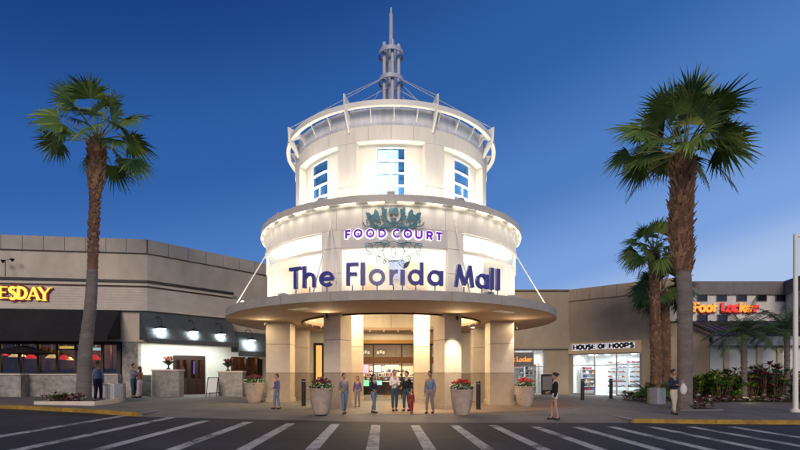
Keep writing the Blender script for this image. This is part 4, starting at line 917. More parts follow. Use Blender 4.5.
# ------------------------------------------------------------------ right-hand buildings
rw = thing('curved_link_wall', 'plain tan stucco wall with shop opening between tower and angled shop', 'building', (11, 34.6, 0))
Y1 = 34.6; X0_ = apx(545, Y1); X1_ = apx(564.5, Y1)
b = MB(); b.box(2, 8.3, Y1, Y1+.4, 0, 3.4); b.box(X0_-.02, 13.35, Y1, Y1+.4, 0, 3.4); b.box(2, 13.35, Y1-.25, Y1+.4, 3.405, 5.2); b.box(2, 13.35, Y1, Y1+.4, 5.2, 7.8)
b.build('wall', M['tan_stucco'], rw)
b = MB(); b.box(2, 13.35, Y1-.2, Y1+.5, 7.78, 7.86); b.box(8.3, 13.2, Y1-.30, Y1-.255, 3.405, 3.50); b.build('coping', M['coping'], rw)
b = MB(); b.box(8.2, 8.28, Y1, Y1+4.4, 0, 3.4); b.box(X0_+.0, X0_+.08, Y1+.4, Y1+4.4, 0, 3.4); b.box(8.3, X0_, Y1+4.3, Y1+4.4, 0, 3.4); b.box(8.3, X0_, Y1+.05, Y1+4.3, 3.3, 3.4); b.box(8.3, X0_, Y1+.05, Y1+4.3, .005, .012); b.build('shop_lining', M['interior_white'], rw)
b = MB(); xs_ = (8.3, 9.3, apx(533, Y1), X0_-.07)
for x in xs_: b.box(x, x+.06, Y1+.02, Y1+.12, 0, 3.3)
b.box(8.36, X0_-.07, Y1+.03, Y1+.11, 2.05, 2.1); f_ = b.build('shop_frame', M['zinc'], rw); b = MB(); b.box(8.3, X0_, Y1+.07, Y1+.075, 0, 3.3); b.build('pane', M['glass'], f_)
b = MB(); b.box(8.4, apx(533.5, Y1), Y1-.02, Y1+.015, zz(366, Y1), zz(352.5, Y1)); b.build('sign_panel', M['grey_stucco'], rw)
t_ = text('Foot Locker', .52, (8.52, Y1-.03, zz(361.5, Y1)), (1,0,0), (0,-1,0), M['orange_lit'], 'shop_sign', bold=.012); t_.scale = (.80,1,1); tag(t_, 'small orange lit shop name on the grey panel behind the right columns', 'sign')
light('AREA', (9.9, Y1+2, 3.2), 150, (1,.95,.88), 1.8, aim=(9.9, Y1+2, 0))
# shelves of the first shop: rack with folded goods
shelf_m = [M['interior_white'], M['cloth_black'], M['red_lit'], M['cloth_slate'], M['orange_lit'], M['cloth_cream']]
def rack(xc, y, w, zt, n, lab, loc=None):
    t = thing('display_rack', lab, 'shelf', (xc, y, 0)); b = MB(); b.box(xc-w/2, xc-w/2+.04, y-.2, y+.2, 0, zt); b.box(xc+w/2-.04, xc+w/2, y-.2, y+.2, 0, zt); b.box(xc-w/2+.04, xc+w/2-.04, y+.16, y+.2, 0, zt); b.build('rack_frame', M['interior_white'], t)
    zs = []
    for k in range(n):
        z = .25 + k*(zt-.5)/(n-1); b = MB(); b.box(xc-w/2+.04, xc+w/2-.04, y-.2, y+.16, z, z+.03); b.build('shelf', M['interior_white'], t); zs.append(z+.031)
    b = MB(); goods(b, xc-w/2+.08, xc+w/2-.05, y, zs, 6); s_ = kind(b.build('shelf_goods', gd, t), 'stuff'); return t
rack(apx(519, 36.5), 36.5, 1.3, 2.7, 6, 'white display rack of small goods behind the grey sign panel'); rack(apx(530, 36.2), 36.2, .9, 2.5, 6, 'narrow white display rack beside the shop door glass'); rack(apx(539, 37.5), 37.5, .8, 2.4, 5, 'white display rack seen through the rightmost pane by the tan wall')
# angled shop
A, B_ = Vector((13.2, 34.9)), Vector((17.35, 31.25)); dH = (B_-A).normalized(); nH = Vector((dH.y,-dH.x)); U3, N3 = Vector((dH.x,dH.y,0)), Vector((nH.x,nH.y,0))
def hpt(px):                                            # point of the shop wall seen at a pixel column
    k = (px-CX)/F; m_ = dH.x/dH.y; y = (A.x - m_*A.y)/(k-m_); return Vector((k*y, y))
hs = thing('sportswear_shop', 'angled tan stucco shop building with wide lit glass front and black name board', 'building', (15.3, 33, 0))
g0, g1 = hpt(572), hpt(640.5)
b = MB(); b.sweep([A, g0], -.4, 0, 0, 3.1); b.sweep([g1, B_], -.4, 0, 0, 3.1); b.sweep([A, B_], -.4, 0, 3.1, 7.0); b.build('wall', M['tan_stucco'], hs)
b = MB()
for i in range(6): b.sweep([A+(B_-A)*(i/6)+dH*.01, A+(B_-A)*((i+1)/6)-dH*.01], -.4, .10, 7.0, 7.86)
b.build('coping', M['tan_stucco'], hs)
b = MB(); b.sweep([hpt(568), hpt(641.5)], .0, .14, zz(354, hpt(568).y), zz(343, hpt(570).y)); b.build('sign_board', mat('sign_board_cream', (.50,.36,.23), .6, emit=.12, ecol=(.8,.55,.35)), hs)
b = MB(); b.sweep([g0, g1], -3.3, -3.2, 0, 3.1); b.sweep([g0, g1], -3.2, -.2, 3.0, 3.1); b.sweep([g0, g1], -3.2, -.2, .005, .012)
for q in (g0, g1): b.prism([(q.x,q.y,0), (q.x+.1*dH.x,q.y+.1*dH.y,0), (q.x+.1*dH.x-3.2*nH.x, q.y+.1*dH.y-3.2*nH.y,0), (q.x-3.2*nH.x, q.y-3.2*nH.y,0)], (0,0,3.1))
b.build('shop_lining', M['interior_white'], hs)
b = MB()
for px in (572, 594, 616, 639.5): q = hpt(px); b.sweep([q, q+dH*.07], -.12, .01, 0, 3.0)
b.sweep([hpt(572), hpt(640)], -.11, .0, 2.15, 2.20); b.sweep([hpt(572), hpt(640)], -.11, .0, 2.95, 3.1); b.sweep([hpt(572), hpt(594)], -.11, .0, 0, .10); b.sweep([hpt(616.5), hpt(640)], -.11, 0, 0, .1)
f_ = b.build('shop_frame', M['steel'], hs); b = MB(); b.sweep([g0, g1], -.06, -.055, 0, 3.0); b.build('pane', M['glass'], f_)
def hsign(s, xa, xb, ya0, ya1, yb0, yb1):
    pass
M['sign_white'] = mat('sign_white', (.75,.75,.78), .5, emit=.45, ecol=(.9,.9,1))
hsg = thing('shop_name_sign', 'black slab-serif HOUSE OF HOOPS letters with white glow plates, above the lit glass front', 'sign', (hpt(604).x, hpt(604).y, 3.2))
word = [('H',573.8,578.6),('O',578.7,583.3),('U',583.4,588),('S',588.2,592),('E',592.3,596.6),('O',599,603.4),('F',603.6,607.4),('H',609.6,615),('O',615,619.8),('O',619.9,624.7),('P',624.9,629.6),('S',630.2,634.6)]
b = MB()
for ch, x0, x1 in word:
    xc = (x0+x1)/2; q = hpt(xc) + nH*.15; yb = 349.9 - (xc-573)*.047; yt = yb - 4.5; h = (yb-yt)*q.y/F; z = zz(yb, q.y); w = (hpt(x1)-hpt(x0)).length*.84
    fr = (Vector((q.x,q.y,z)), U3, Vector((0,0,1)), N3); b = MB(); glyph(b, ch, fr, h, w*1.08, .05, .36, 0, serif=.24, thin=.16, d0=.02); l_ = b.build('letter', M['black_metal'], hsg)
    b = MB(); b.obox(Vector((q.x,q.y,z+h*.5)), U3*(w*.80), N3*(.008+.001*(len(l_.name)%3)), Vector((0,0,h*.66))); b.build('letter_backing', M['sign_white'], l_)  # emissive plates stand in for the white glow round the letters
q = hpt(616) + nH*.15; t_ = text('BY FOOT LOCKER', .17, (q.x, q.y, zz(351.2, q.y)), U3, N3, mat('faint_violet', (.45,.38,.5), .6), 'small_lettering', hsg); 
for i, (xa, xb) in enumerate(((596,615),(617,636))):
    c = (hpt(xa)+hpt(xb))/2 - nH*2.9; t = thing('shoe_wall', ['white wall of shoe shelves left of the middle post, in the lit shop', 'white wall of shoe shelves right of the middle post, in the lit shop'][i], 'shelf', (c.x, c.y, 0)); w = (hpt(xb)-hpt(xa)).length*.95
    b = MB(); b.obox(Vector((c.x,c.y,1.5)) - N3*.1, U3*(w/2), N3*.02, Vector((0,0,1.2))); b.build('back_panel', mat('lit_panel', (.8,.85,.88), .5, emit=.42, ecol=(.85,.95,1)), t)
    for k in range(6):
        z = .55 + k*.36; b = MB(); b.obox(Vector((c.x,c.y,z)) + N3*.1, U3*(w/2), N3*.14, Vector((0,0,.012))); b.build('shelf', M['steel'], t)
    b = MB()
    for k in range(6):
        z = .565 + k*.36
        for j in range(9):
            if rr.random() < .8:
                s0 = Vector((c.x,c.y,z)) + U3*((j-4)*w/9.3) + N3*.1; b.obox(s0+Vector((0,0,.035)), U3*.11, N3*.04, Vector((0,0,.033)), rr.randrange(6)); b.obox(s0-U3*.05+Vector((0,0,.09)), U3*.05, N3*.035, Vector((0,0,.03)), rr.randrange(6))
    kind(b.build('shelf_goods', gd, t), 'stuff')
c = hpt(582) - nH*1.3; rack(c.x, c.y, 1.1, 2.1, 6, 'freestanding rack of dark and red goods just inside the left glass of the lit shop')
c = hpt(606) - nH*1.2; light('AREA', (c.x, c.y, 2.95), 170, (.90,.97,1), 2.2, aim=(c.x-.2*nH.x, c.y, 0)); c = hpt(584)-nH*1.2; light('AREA', (c.x, c.y, 2.95), 60, (.95,.98,1), 1.2, aim=(c.x,c.y,0))
b = MB()
for px, s in ((586,.30),(601,.12),(628,.13)): b = MB(); c = hpt(px) - nH*1.6; b.obox(Vector((c.x,c.y,2.96)), U3*s, N3*.1, Vector((0,0,.03))); b.build('ceiling_light', M['lamp_white'], hs)
# tall end wall and lean-to of the next shop
ls = thing('shoe_shop_building', 'grey-banded shop block with square dark windows and dark metal lean-to roof', 'building', (22, 31, 0))
C0 = B_.copy(); C1 = Vector((apx(680,30.0), 30.0)); C2 = Vector((apx(709.5,28.5), 28.5)); D0 = Vector((20.7,33.0)); D1 = Vector((apx(785,33),33.0)); D2 = Vector((apx(806,30.5),30.5)); D3 = Vector((apx(900,28),28))
b = MB(); b.sweep([C0, C1], -.4, 0, 0, 7.86); b.prism([(C1.x,C1.y,0),(C1.x,C1.y+.05,0),(D0.x+.2,D0.y+.3,0),(D0.x+.6,D0.y,0)], (0,0,7.2))
b.prism([(C1.x,C1.y,0),(C2.x,C2.y,0),(C2.x,C2.y,zz(332,C2.y)),(C1.x,C1.y,zz(319.5,C1.y))], (.3,.3,0)); b.build('end_wall', M['tan_stucco'], ls)
a_, c_ = C0+(C1-C0)*.50, C0+(C1-C0)*.93
b = MB(); b.sweep([a_, c_], 0, .05, zz(321.5,30.3), zz(291,30.3)); b.sweep([a_-(c_-a_)*.04, a_], 0, .08, zz(322,30.3), zz(291,30.3), 1); b.sweep([c_, c_+(c_-a_)*.12], 0, .08, zz(322,30.3), zz(291,30.3), 1); b.sweep([a_, c_], 0, .08, zz(322.5,30.3), zz(321.5,30.3), 1); b.build('window', [M['pale_stucco'], M['black_metal']], ls)
b = MB(); b.sweep([D0, D1, D2, D3], -.4, 0, 3, 7.2); b.build('upper_wall', M['pale_stucco'], ls)
b = MB()
for a_, c_ in ((D0,D1),(D1,D2),(D2,D3)):
    n = max(1, int((c_-a_).length/1.25))
    for i in range(n): b.sweep([a_+(c_-a_)*(i/n)+(c_-a_).normalized()*.01, a_+(c_-a_)*((i+1)/n)], -.4, .16, 7.2, 8.15)
b.build('parapet', M['grey_stucco'], ls)
wl = 0
for ya, yb, xs in ((295.2,301,(697.5,717,737,757,776)),(315,321.5,(697.8,717.8))):
    for xa in xs:
        b = MB(); x0, x1 = apx(xa,32.95), apx(xa+9.4,32.95); z0_, z1_ = zz(yb,33), zz(ya,33); b.box(x0, x1, 32.97, 32.985, z0_, z1_, 0)
        for e in ((x0-.04,x0,z0_,z1_),(x1,x1+.04,z0_,z1_),(x0-.04,x1+.04,z1_,z1_+.04),(x0-.04,x1+.04,z0_-.04,z0_)): b.box(e[0],e[1],32.93,32.99,e[2],e[3],1)
        b.build('window', [M['window_black'], M['grey_stucco']], ls)
fr_x = 40.0
b = MB(); za, zb = zz(322,33), zz(337,28.2)
vs = [(C2.x-.15, 28.1, zb), (fr_x, 28.1, zb), (fr_x, 33, za), (apx(690,33), 33, za)]
b.prism(vs, (0,0,.08))
for k in range(42):
    x = C2.x + k*.48; t0 = Vector((x, 28.1, zb+.08)); t1 = Vector((x+1.2, 33, za+.08)); b.prism([t0, t0+Vector((.05,0,0)), t1+Vector((.05,0,0)), t1], (0,0,.04))
b.build('lean_to_roof', mat('roof_blue', (.035,.04,.075), .6, .2, 3), ls)
b = MB(); b.prism([(C1.x-.25, C1.y-.15, zz(319,C1.y)), (C2.x-.18, C2.y-.42, zz(333.6,C2.y-.4)), (C2.x-.18, C2.y-.42, zz(331.6,C2.y-.4)), (C1.x-.25, C1.y-.15, zz(317,C1.y))], (.2,.1,0)); b.build('rake_board', M['black_metal'], ls)
b = MB(); b.box(C2.x-.05, fr_x, 28.02, 28.16, 3.28, zb+.02); b.box(C2.x+.02, fr_x, 28.16, 28.5, 3.28, 3.32); b.build('gutter_fascia', M['zinc'], ls)
b = MB(); b.box(C2.x+.05, fr_x, 28.5, 28.7, 0, 3.5); b.build('lean_to_wall', M['pale_stucco'], ls)
b = MB()
for px in (724, 757, 777): b = MB(); x = apx(px, 28.4); b.box(x, x+.32, 28.36, 28.497, 0, 3.3); b.build('pilaster', M['stucco'], ls)
fsn = thing('shoe_shop_sign', 'large lit Foot Locker letters, orange then red, half behind small palms', 'sign', (apx(725,32.8), 32.8, 5.9))
for ch, x0, x1, mm in (('F',692.5,697.6,0),('o',698,704.2,0),('o',704.6,710.8,0),('t',711.2,715.8,0),('L',720.5,725.2,1),('o',725.8,731.6,1),('c',732,737.2,1),('k',738.4,744.6,2),('e',745,750.8,2),('r',752.4,757,1)):
    xc = (x0+x1)/2; Y = 32.9; w = (x1-x0)*Y/F*1.02; h = 9.4*Y/F*(1.0 if ch in 'FtLk' else 1.1); z = zz(312.2, Y)
    fr = (Vector((apx(xc,Y), Y, z)), Vector((1,0,0)), Vector((.05,0,1)), Vector((0,-1,0))); b = MB(); glyph(b, ch, fr, h, w, .18, .21, 0, d0=.08); l_ = b.build('letter', M[('amber_lit','red_lit','orange_lit')[mm]], fsn)
    b = MB(); glyph(b, ch, (fr[0]+Vector((.05,0,-.06)), *fr[1:]), h*1.04, w*1.06, .07, .34, 0); b.build('letter_backing', M['crimson'], l_)

# ------------------------------------------------------------------ street furniture
def bollard(loc, h, lab):
    t = thing('bollard', lab, 'bollard', loc, 'dark bollards along the entrance'); p = ORG[t]; r = .10
    b = MB(); b.lathe([(r*1.15,0),(r*1.15,.05),(r,.06),(r,h-.14),(r*.86,h-.13),(r*.86,h-.10),(r,h-.09),(r,h-.03),(r*.7,h)], p, 18); b.build('post', M['black_metal'], t, smooth=True)
    b = MB(); b.lathe([(r*.9,h-.128),(r*.9,h-.102)], p, 18); b.build('reflector_band', M['steel'], t)
for px, py, lab in ((303.7,406,'dark bollard by the left columns, beside a flower pot'),(478.3,409.6,'dark bollard by the right columns, beside the red flower pot'),(582.5,400,'left one of the two dark bollards before the lit glass shop'),(611,398.5,'right one of the two dark bollards before the lit glass shop')):
    bollard(gp(px, py), 1.25, lab)
p = gp(547.5, 394.5); t = thing('black_kiosk', 'narrow black standing panel against the tan wall behind the woman in shorts', 'panel', p)
b = MB(); b.box(p.x-.45, p.x+.45, p.y, p.y+.12, 0, 1.5); b.build('body', M['black_metal'], t); b = MB(); b.box(p.x-.36, p.x+.36, p.y-.012, p.y-.002, .35, 1.35); b.build('screen', M['grey_stucco'], t)
def pot(px, py, r, h, lab, bm, seed, whites=True):
    p = gp(px, py); t = thing('flower_pot', lab, 'planter', p, 'big flower pots before the columns'); rr = random.Random(seed)
    b = MB(); b.lathe([(r*.60,0),(r*.64,.03),(r*.79,h*.22),(r*.92,h*.5),(r*.98,h*.75),(r*.99,h*.92),(r*1.03,h*.93),(r*1.03,h),(r*.92,h),(r*.90,h*.93)], p, 40); b.build('pot', M['terracotta'], t, smooth=True)
    b = MB(); b.lathe([(r*.9,h*.9),(r*.9,h*.94)], p, 24); b.build('soil', M['soil'], t)
    b = MB(); strap(b, p+Vector((0,0,h*.92)), 60, .2, .5, .045, rr, 0, 1.2)
    for _ in range(260):
        a = rr.uniform(0,6.283); q = r*1.05*math.sqrt(rr.random()); z = h + .02 + (.30*(1-(q/r)**2*.8))*rr.random(); c = p + Vector((q*math.cos(a), q*math.sin(a), z)); d = Vector((rr.uniform(-1,1), rr.uniform(-1,1), rr.uniform(-.3,1))).normalized()*.06; s = d.orthogonal().normalized()*.03
        b.add([c-d, c+s, c+d, c-s], [(0,1,2,3)], 1 if rr.random() < .4 else 0)
    b.build('foliage', [M['frond_dark'], M['leaf_green']], t)
    b = MB()
    for _ in range(70):
        a = rr.uniform(0,6.283); q = r*.85*math.sqrt(rr.random()); z = h + .12 + .26*(1-(q/r)**2*.7)*rr.uniform(.6,1.1); s = rr.uniform(.03,.055); b.blob(p+Vector((q*math.cos(a), q*math.sin(a), z)), s, s, s*.7, 6, 4)
    b.build('blossoms', bm, t)
    if whites:
        b = MB()
        for _ in range(60):
            a = rr.uniform(0,6.283); q = r*rr.uniform(.75,1.1); z = h + rr.uniform(-.04,.16); s = rr.uniform(.02,.035); b.blob(p+Vector((q*math.cos(a), q*math.sin(a), z)), s, s, s*.7, 5, 4)
        b.build('white_blossoms', M['petal_white'], t)
pot(254, 402.5, .47, 1.0, 'flower pot of dark red blooms near the short awning', M['petal_dark'], 1)
pot(321.3, 414, .44, .98, 'flower pot of dark maroon blooms by the left bollard', M['petal_dark'], 2)
pot(461.8, 414.7, .43, .98, 'flower pot of bright red blooms right of the entrance', M['petal_red'], 3)
pot(525, 406.5, .46, .98, 'flower pot of pinkish red blooms right of the outer column', M['petal_red'], 4)
p = gp(795.5, 412); t = thing('lamp_post', 'slender pale lamp post at the right edge before the planting', 'lamp post', p)
b = MB(); b.tube([p, p+Vector((0,0,7.3))], [.095,.075], 14); b.tube([p, p+Vector((0,0,.12))], .18, 14); b.build('post', M['white_metal'], t, smooth=True)
b = MB(); b.tube([p+Vector((0,0,7.2)), p+Vector((.55,0,7.28))], .05, 8); b.build('arm', M['white_metal'], t); b = MB(); b.obox(p+Vector((.85,0,7.28)), (.35,0,0), (0,.17,0), (0,0,.06)); b.build('lamp_head', M['white_metal'], t)

# ------------------------------------------------------------------ palms
def fan(b, bs, base, az, el, Lp, Rb, rr, n=12):
    d = Vector((math.cos(az)*math.cos(el), math.sin(az)*math.cos(el), math.sin(el))); pts = []
    p = Vector(base); dd = d.copy()
    for i in range(6):
        pts.append(p.copy()); p = p + dd*(Lp/5); dd = (dd + Vector((0,0,-.055 - .05*math.cos(el)))).normalized()
    bs.tube(pts, [.035,.03,.025,.022,.02,.015], 4, 0, False)
    hub = pts[-1]; a = (dd + Vector((0,0,-.22))).normalized(); s = a.cross(Vector((0,0,1)))
    s = s.normalized() if s.length > .1 else Vector((math.sin(az), -math.cos(az), 0)); tw = rr.uniform(-1.15,1.15); nrm = s.cross(a); s = (s*math.cos(tw) + nrm*math.sin(tw)).normalized(); nrm = s.cross(a)
    mi = 0 if rr.random() < .72 else 1
    for k in range(-n, n+1):
        ph = k*R_(7.6) + rr.uniform(-.03,.03); bd = (a*math.cos(ph) + s*math.sin(ph)); L = Rb*(.72+.28*math.cos(ph))*rr.uniform(.85,1.08); sd = (s*math.cos(ph) - a*math.sin(ph))
        q = []; dr = rr.uniform(.08,.55)
        for t, w in ((.02,.014),(.32,.050),(.58,.048),(.82,.020),(1.0,.002)):
            c = hub + bd*(L*t) + nrm*(.10*L*math.cos(ph*1.0)*t*(1-t)) + Vector((0,0,-dr*L*max(0,t-.45)**1.3)); q += [c - sd*w*Rb*.75, c + sd*w*Rb*.75 + nrm*.012]
        b.add(q, [(0,1,3,2),(2,3,5,4),(4,5,7,6),(6,7,9,8)], mi if rr.random() < .85 else 1-mi)
def palm(lab, pts, rad, crownbase, nl, Lp, Rb, seed, grey_to, boots, mats=None, elr=(-.45,1.45), bias=None, bootr=.16, group=None):
    rr = random.Random(seed); base = Vector(pts[0]); t = thing('palm_tree', lab, 'palm tree', base, group); pts = [Vector(p) for p in pts]
    def spl(u):
        u = max(0, min(.9999, u))*(len(pts)-1); i = int(u); f = u-i; p0, p1, p2, p3 = pts[max(i-1,0)], pts[i], pts[i+1], pts[min(i+2,len(pts)-1)]
        return .5*((2*p1) + (p2-p0)*f + (2*p0-5*p1+4*p2-p3)*f*f + (3*p1-p0-3*p2+p3)*f**3)
    def rd(u):
        for (a, ra), (c, rc) in zip(rad, rad[1:]):
            if a <= u <= c: return ra + (rc-ra)*(u-a)/(c-a)
        return rad[-1][1]
    def seg(u0, u1, n, m, jit):
        b = MB(); ns = 18; vs = []
        for i in range(n+1):
            u = u0+(u1-u0)*i/n; c = spl(u); r = rd(u)*(1 + (jit if i % 2 else -jit))
            for k in range(ns): a = 6.2832*k/ns; q = r*(1+rr.uniform(-jit,jit)); vs.append(c+Vector((q*math.cos(a), q*math.sin(a), 0)))
        b.add(vs, [(i*ns+k, i*ns+(k+1)%ns, (i+1)*ns+(k+1)%ns, (i+1)*ns+k) for i in range(n) for k in range(ns)] + [tuple(n*ns+k for k in range(ns))]); return b
    seg(0, grey_to, 60, 0, .018).build('trunk', M['bark_grey'], t, smooth=True)
    seg(grey_to, 1, 50, 0, .05).build('upper_trunk', M['bark_brown'], t, smooth=True)
    b = MB()
    for (u0, u1, cnt, L) in boots:
        for i in range(cnt):
            u = u0 + (u1-u0)*(i+rr.random())/cnt; a = i*2.399 + rr.uniform(-.2,.2); c = spl(u); r = rd(u)*.9; o = Vector((math.cos(a), math.sin(a), 0)); s = Vector((-o.y,o.x,0)); l = L*rr.uniform(.6,1.25); w = .075*rr.uniform(.7,1.3)*(L/.2)**.4
            p0 = c+o*r; tip = p0 + o*l*rr.uniform(.35,.75) + Vector((0,0,l*rr.uniform(.4,1.0)))
            b.add([p0-s*w, p0+s*w, tip+s*w*.5, tip-s*w*.5, p0+o*.05-s*w-Vector((0,0,.07)), p0+o*.05+s*w-Vector((0,0,.07))], [(0,1,2,3),(4,5,2,3),(0,4,3),(1,2,5),(0,1,5,4)], 0 if rr.random() < .6 else 1)
    b.build('leaf_stubs', [M['bark_brown'], M['boot']], t)
    b = MB(); bs = MB(); top = Vector(crownbase)
    for i in range(nl):
        f = (i+.5)/nl; el = elr[1] + (elr[0]-elr[1])*f**.85 + rr.uniform(-.12,.12); az = i*2.399 + rr.uniform(-.3,.3); q = Rb*(.8+.3*rr.random()); Lq = Lp*(.8 + .3*rr.random())
        if bias: Lq *= 1 + bias*math.cos(az)
        fan(b, bs, top + Vector((.12*math.cos(az), .12*math.sin(az), -.35*f)), az, el, Lq, q, rr)
    b.build('crown', mats or [M['frond'], M['frond_pale']], t); bs.build('leaf_stalks', M['petiole'], t)
    return t
p0 = gp(83.5, 403.5); Yp = p0.y
def tp(l, Y): return [((x-CX)*Y/F, Y, zz(y, Y)) for x, y in l]
palm('tallest left palm with slightly curved trunk before the restaurant', [p0] + tp([(85.5,350),(91,300),(93.5,240),(95.5,190),(97.5,140)], Yp), [(0,.36),(.05,.30),(.3,.25),(.6,.19),(.78,.19),(.86,.24),(.95,.27),(1,.18)], tp([(98,136)], Yp)[0], 30, 1.40, 1.18, 5, .50, [(.55,.80,70,.14),(.80,.97,170,.26)], elr=(-.18,1.35))
p1 = gp(684.5, 409.5); Yq = p1.y
palm('tallest right palm with thick shaggy upper trunk, above the planting bed', [p1] + tp([(685,350),(684.5,290),(681,240),(682,200),(683.5,152)], Yq), [(0,.34),(.05,.30),(.47,.29),(.5,.34),(.60,.38),(.75,.38),(.93,.40),(1,.25)], tp([(683.5,148)], Yq)[0], 44, 1.58, 1.48, 9, .48, [(.47,.98,520,.34)], elr=(.10,1.45), bias=-.20)
Ym = 26.5
palm('slim shaggy palm with brown trunk right of the lit glass shop', [(apx(656,Ym),Ym,0)] + tp([(656,350),(655,310),(654,250)], Ym), [(0,.30),(.1,.27),(.7,.22),(.95,.27),(1,.2)], tp([(654,247)], Ym)[0], 30, .95, 1.05, 21, .12, [(.05,.98,420,.17)], elr=(-.5,1.5))
Ym2 = 28.5
palm('shorter palm with crown half hidden behind the slim shaggy palm', [(apx(666,Ym2),Ym2,0)] + tp([(666,350),(665,320),(663,292)], Ym2), [(0,.28),(.1,.24),(.7,.22),(.95,.27),(1,.2)], tp([(662,289)], Ym2)[0], 28, .95, 1.15, 33, .10, [(.05,.98,330,.17)], mats=[M['frond_dark'], M['frond']], elr=(-.5,1.4))
def feather(b, base, az, el, L, rr, m=0, nl=26, ll=.42):
    p = Vector(base); d = Vector((math.cos(az)*math.cos(el), math.sin(az)*math.cos(el), math.sin(el))); side = Vector((-math.sin(az), math.cos(az), 0)); pts = []
    for i in range(nl):
        pts.append(p.copy())
        if i > 3:
            l = ll*math.sin(math.pi*min(1,(i+2)/(nl+1.5))**.8)*rr.uniform(.85,1.1)+.05
            for s in (-1,1):
                q = p + (side*s*.85 + d*.5 + Vector((0,0,-.35)))*l; m_ = p + (side*s*.5 + d*.3)*l*.9; w = d*.018
                b.add([p-w, p+w, m_+w*1.4, m_-w*1.4, q], [(0,1,2,3),(3,2,4)], m if rr.random() < .7 else 1-m)
        p = p + d*(L/nl); d = (d + Vector((0,0,-1.75/nl))).normalized()
    b.tube(pts[::3], .015, 4, 0, False)
def small_palm(px, pyc, Y, lab, seed, L=1.5, n=20, r=.14):
    rr = random.Random(seed); x = apx(px, Y); zc = zz(pyc, Y); t = thing('feather_palm', lab, 'small palm', (x, Y, 0)); b = MB()
    for i in range(26):
        z = i*zc/26; b.lathe([(r*(.9+.1*(i%2)), z), (r*1.12, z+zc/26*.8), (r*.9, z+zc/26)], (x, Y, 0), 12, 0, .08)
    b.build('trunk', M['bark_grey'], t); b = MB()
    for i in range(n): feather(b, (x,Y,zc-.05), i*2.399, 1.35-1.25*i/n+rr.uniform(-.1,.1), L*rr.uniform(.85,1.15), rr)
    b.build('crown', [M['frond_dark'], M['frond']], t)
small_palm(744, 335, 25.9, 'small feather palm whose fronds cross the red shop letters', 2, 2.3, 26, .15); small_palm(787, 332, 25.9, 'small dark feather palm at the far right beside the lamp post', 3, 2.4, 26, .13)
rr = random.Random(8)
for i, (px, Y, L, lab) in enumerate(((648,25.6,1.35,'low arching palmetto around the slim palm foot, left side'),(668,26.2,1.35,'low arching palmetto behind the litter bin, right side'))):
    x = apx(px, Y); t = thing('palmetto', lab, 'palmetto', (x, Y, 0)); b = MB()
    for k in range(22): feather(b, (x+rr.uniform(-.1,.1), Y+rr.uniform(-.1,.1), .25), k*2.399, rr.uniform(.5,1.35), L*rr.uniform(.75,1.1), rr, 0, 18, .34)
    b.build('fronds', [M['frond_dark'], M['leaf_green']], t); b = MB(); b.tube([(x,Y,0),(x,Y,.35)], .12, 10); b.build('stem', M['bark_brown'], t)
light('SPOT', (apx(652,25.2), 25.2, .1), 95, (1,.42,.16), .05, aim=(apx(656,Ym), Ym, 2.2), spot=55)
b = MB(); b.lathe([(.07,0),(.09,.14),(.07,.15)], (apx(652,25.1), 25.1, 0), 10); tag(b.build('ground_spotlight', M['black_metal'], loc=(apx(652,25.1),25.1,0)), 'small black ground spotlight lighting the slim palm trunk', 'spotlight')
# ------------------------------------------------------------------ planting beds
protos = {}
def shrub(kind_, loc, sc, seed):
    LAB = {'green': ('broad_leaf_shrub','bushy broad-leaved green shrub in the bed before the lean-to'), 'lime': ('variegated_shrub','yellow-green variegated shrub in the bed before the lean-to'), 'red': ('cordyline','upright dark red cordyline in the bed before the lean-to'), 'fern': ('fern','dark arching fern in the bed before the lean-to'), 'low': ('bedding_plant','low red and green bedding plant along the front of the bed')}
    v = kind_ + str(seed % 3)
    if v in protos:
        o = protos[v]; c = copy_tree(o, loc, random.Random(seed).uniform(0,6.28), sc); return c
    rr = random.Random(seed); nm, lab = LAB[kind_]; t = thing(nm, lab, {'green':'shrub','lime':'shrub','red':'shrub','fern':'fern','low':'bedding plant'}[kind_], loc, {'green':'green shrubs in the bed','lime':'variegated shrubs in the bed','red':'red cordylines in the bed','fern':'ferns in the bed','low':'bedding plants at the front'}[kind_]); p = ORG[t]
    b = MB(); bs = MB()
    if kind_ in ('green','lime','red'):
        for k in range(13 if kind_ != 'red' else 10):
            a = rr.uniform(0,6.28); r = rr.uniform(0,.38); h = rr.uniform(.35,1.15) if kind_ != 'red' else rr.uniform(.55,1.5); c = p+Vector((r*math.cos(a), r*math.sin(a), h)); bs.tube([p+Vector((r*.4*math.cos(a), r*.4*math.sin(a), 0)), c], .014, 4)
            strap(b, c, 17, .22, .42, .042 if kind_ != 'red' else .032, rr, 0 if rr.random() < .7 else 1)
    elif kind_ == 'fern':
        for k in range(26): feather(b, p+Vector((0,0,.15)), k*2.399, rr.uniform(.5,1.4), rr.uniform(.9,1.4), rr, 0, 18, .22)
        bs.tube([p, p+Vector((0,0,.3))], .05, 6)
    else:
        for k in range(7):
            c = p+Vector((rr.uniform(-.3,.3), rr.uniform(-.2,.2), rr.uniform(.08,.3))); strap(b, c, 16, .08, .20, .028, rr, rr.randrange(3)); bs.tube([c-Vector((0,0,.2)), c], .01, 4)
    ms = {'green':[M['leaf_green'],M['leaf_lime']],'lime':[M['leaf_lime'],M['leaf_green']],'red':[M['leaf_red'],M['leaf_fern']],'fern':[M['leaf_fern'],M['frond_dark']],'low':[M['leaf_red'],M['leaf_green'],M['petal_white']]}[kind_]
    b.build('leaves', ms, t); bs.build('stems', M['bark_brown'], t); t.scale = (sc,)*3; protos[v] = t; return t
rb = random.Random(4); n_ = 0
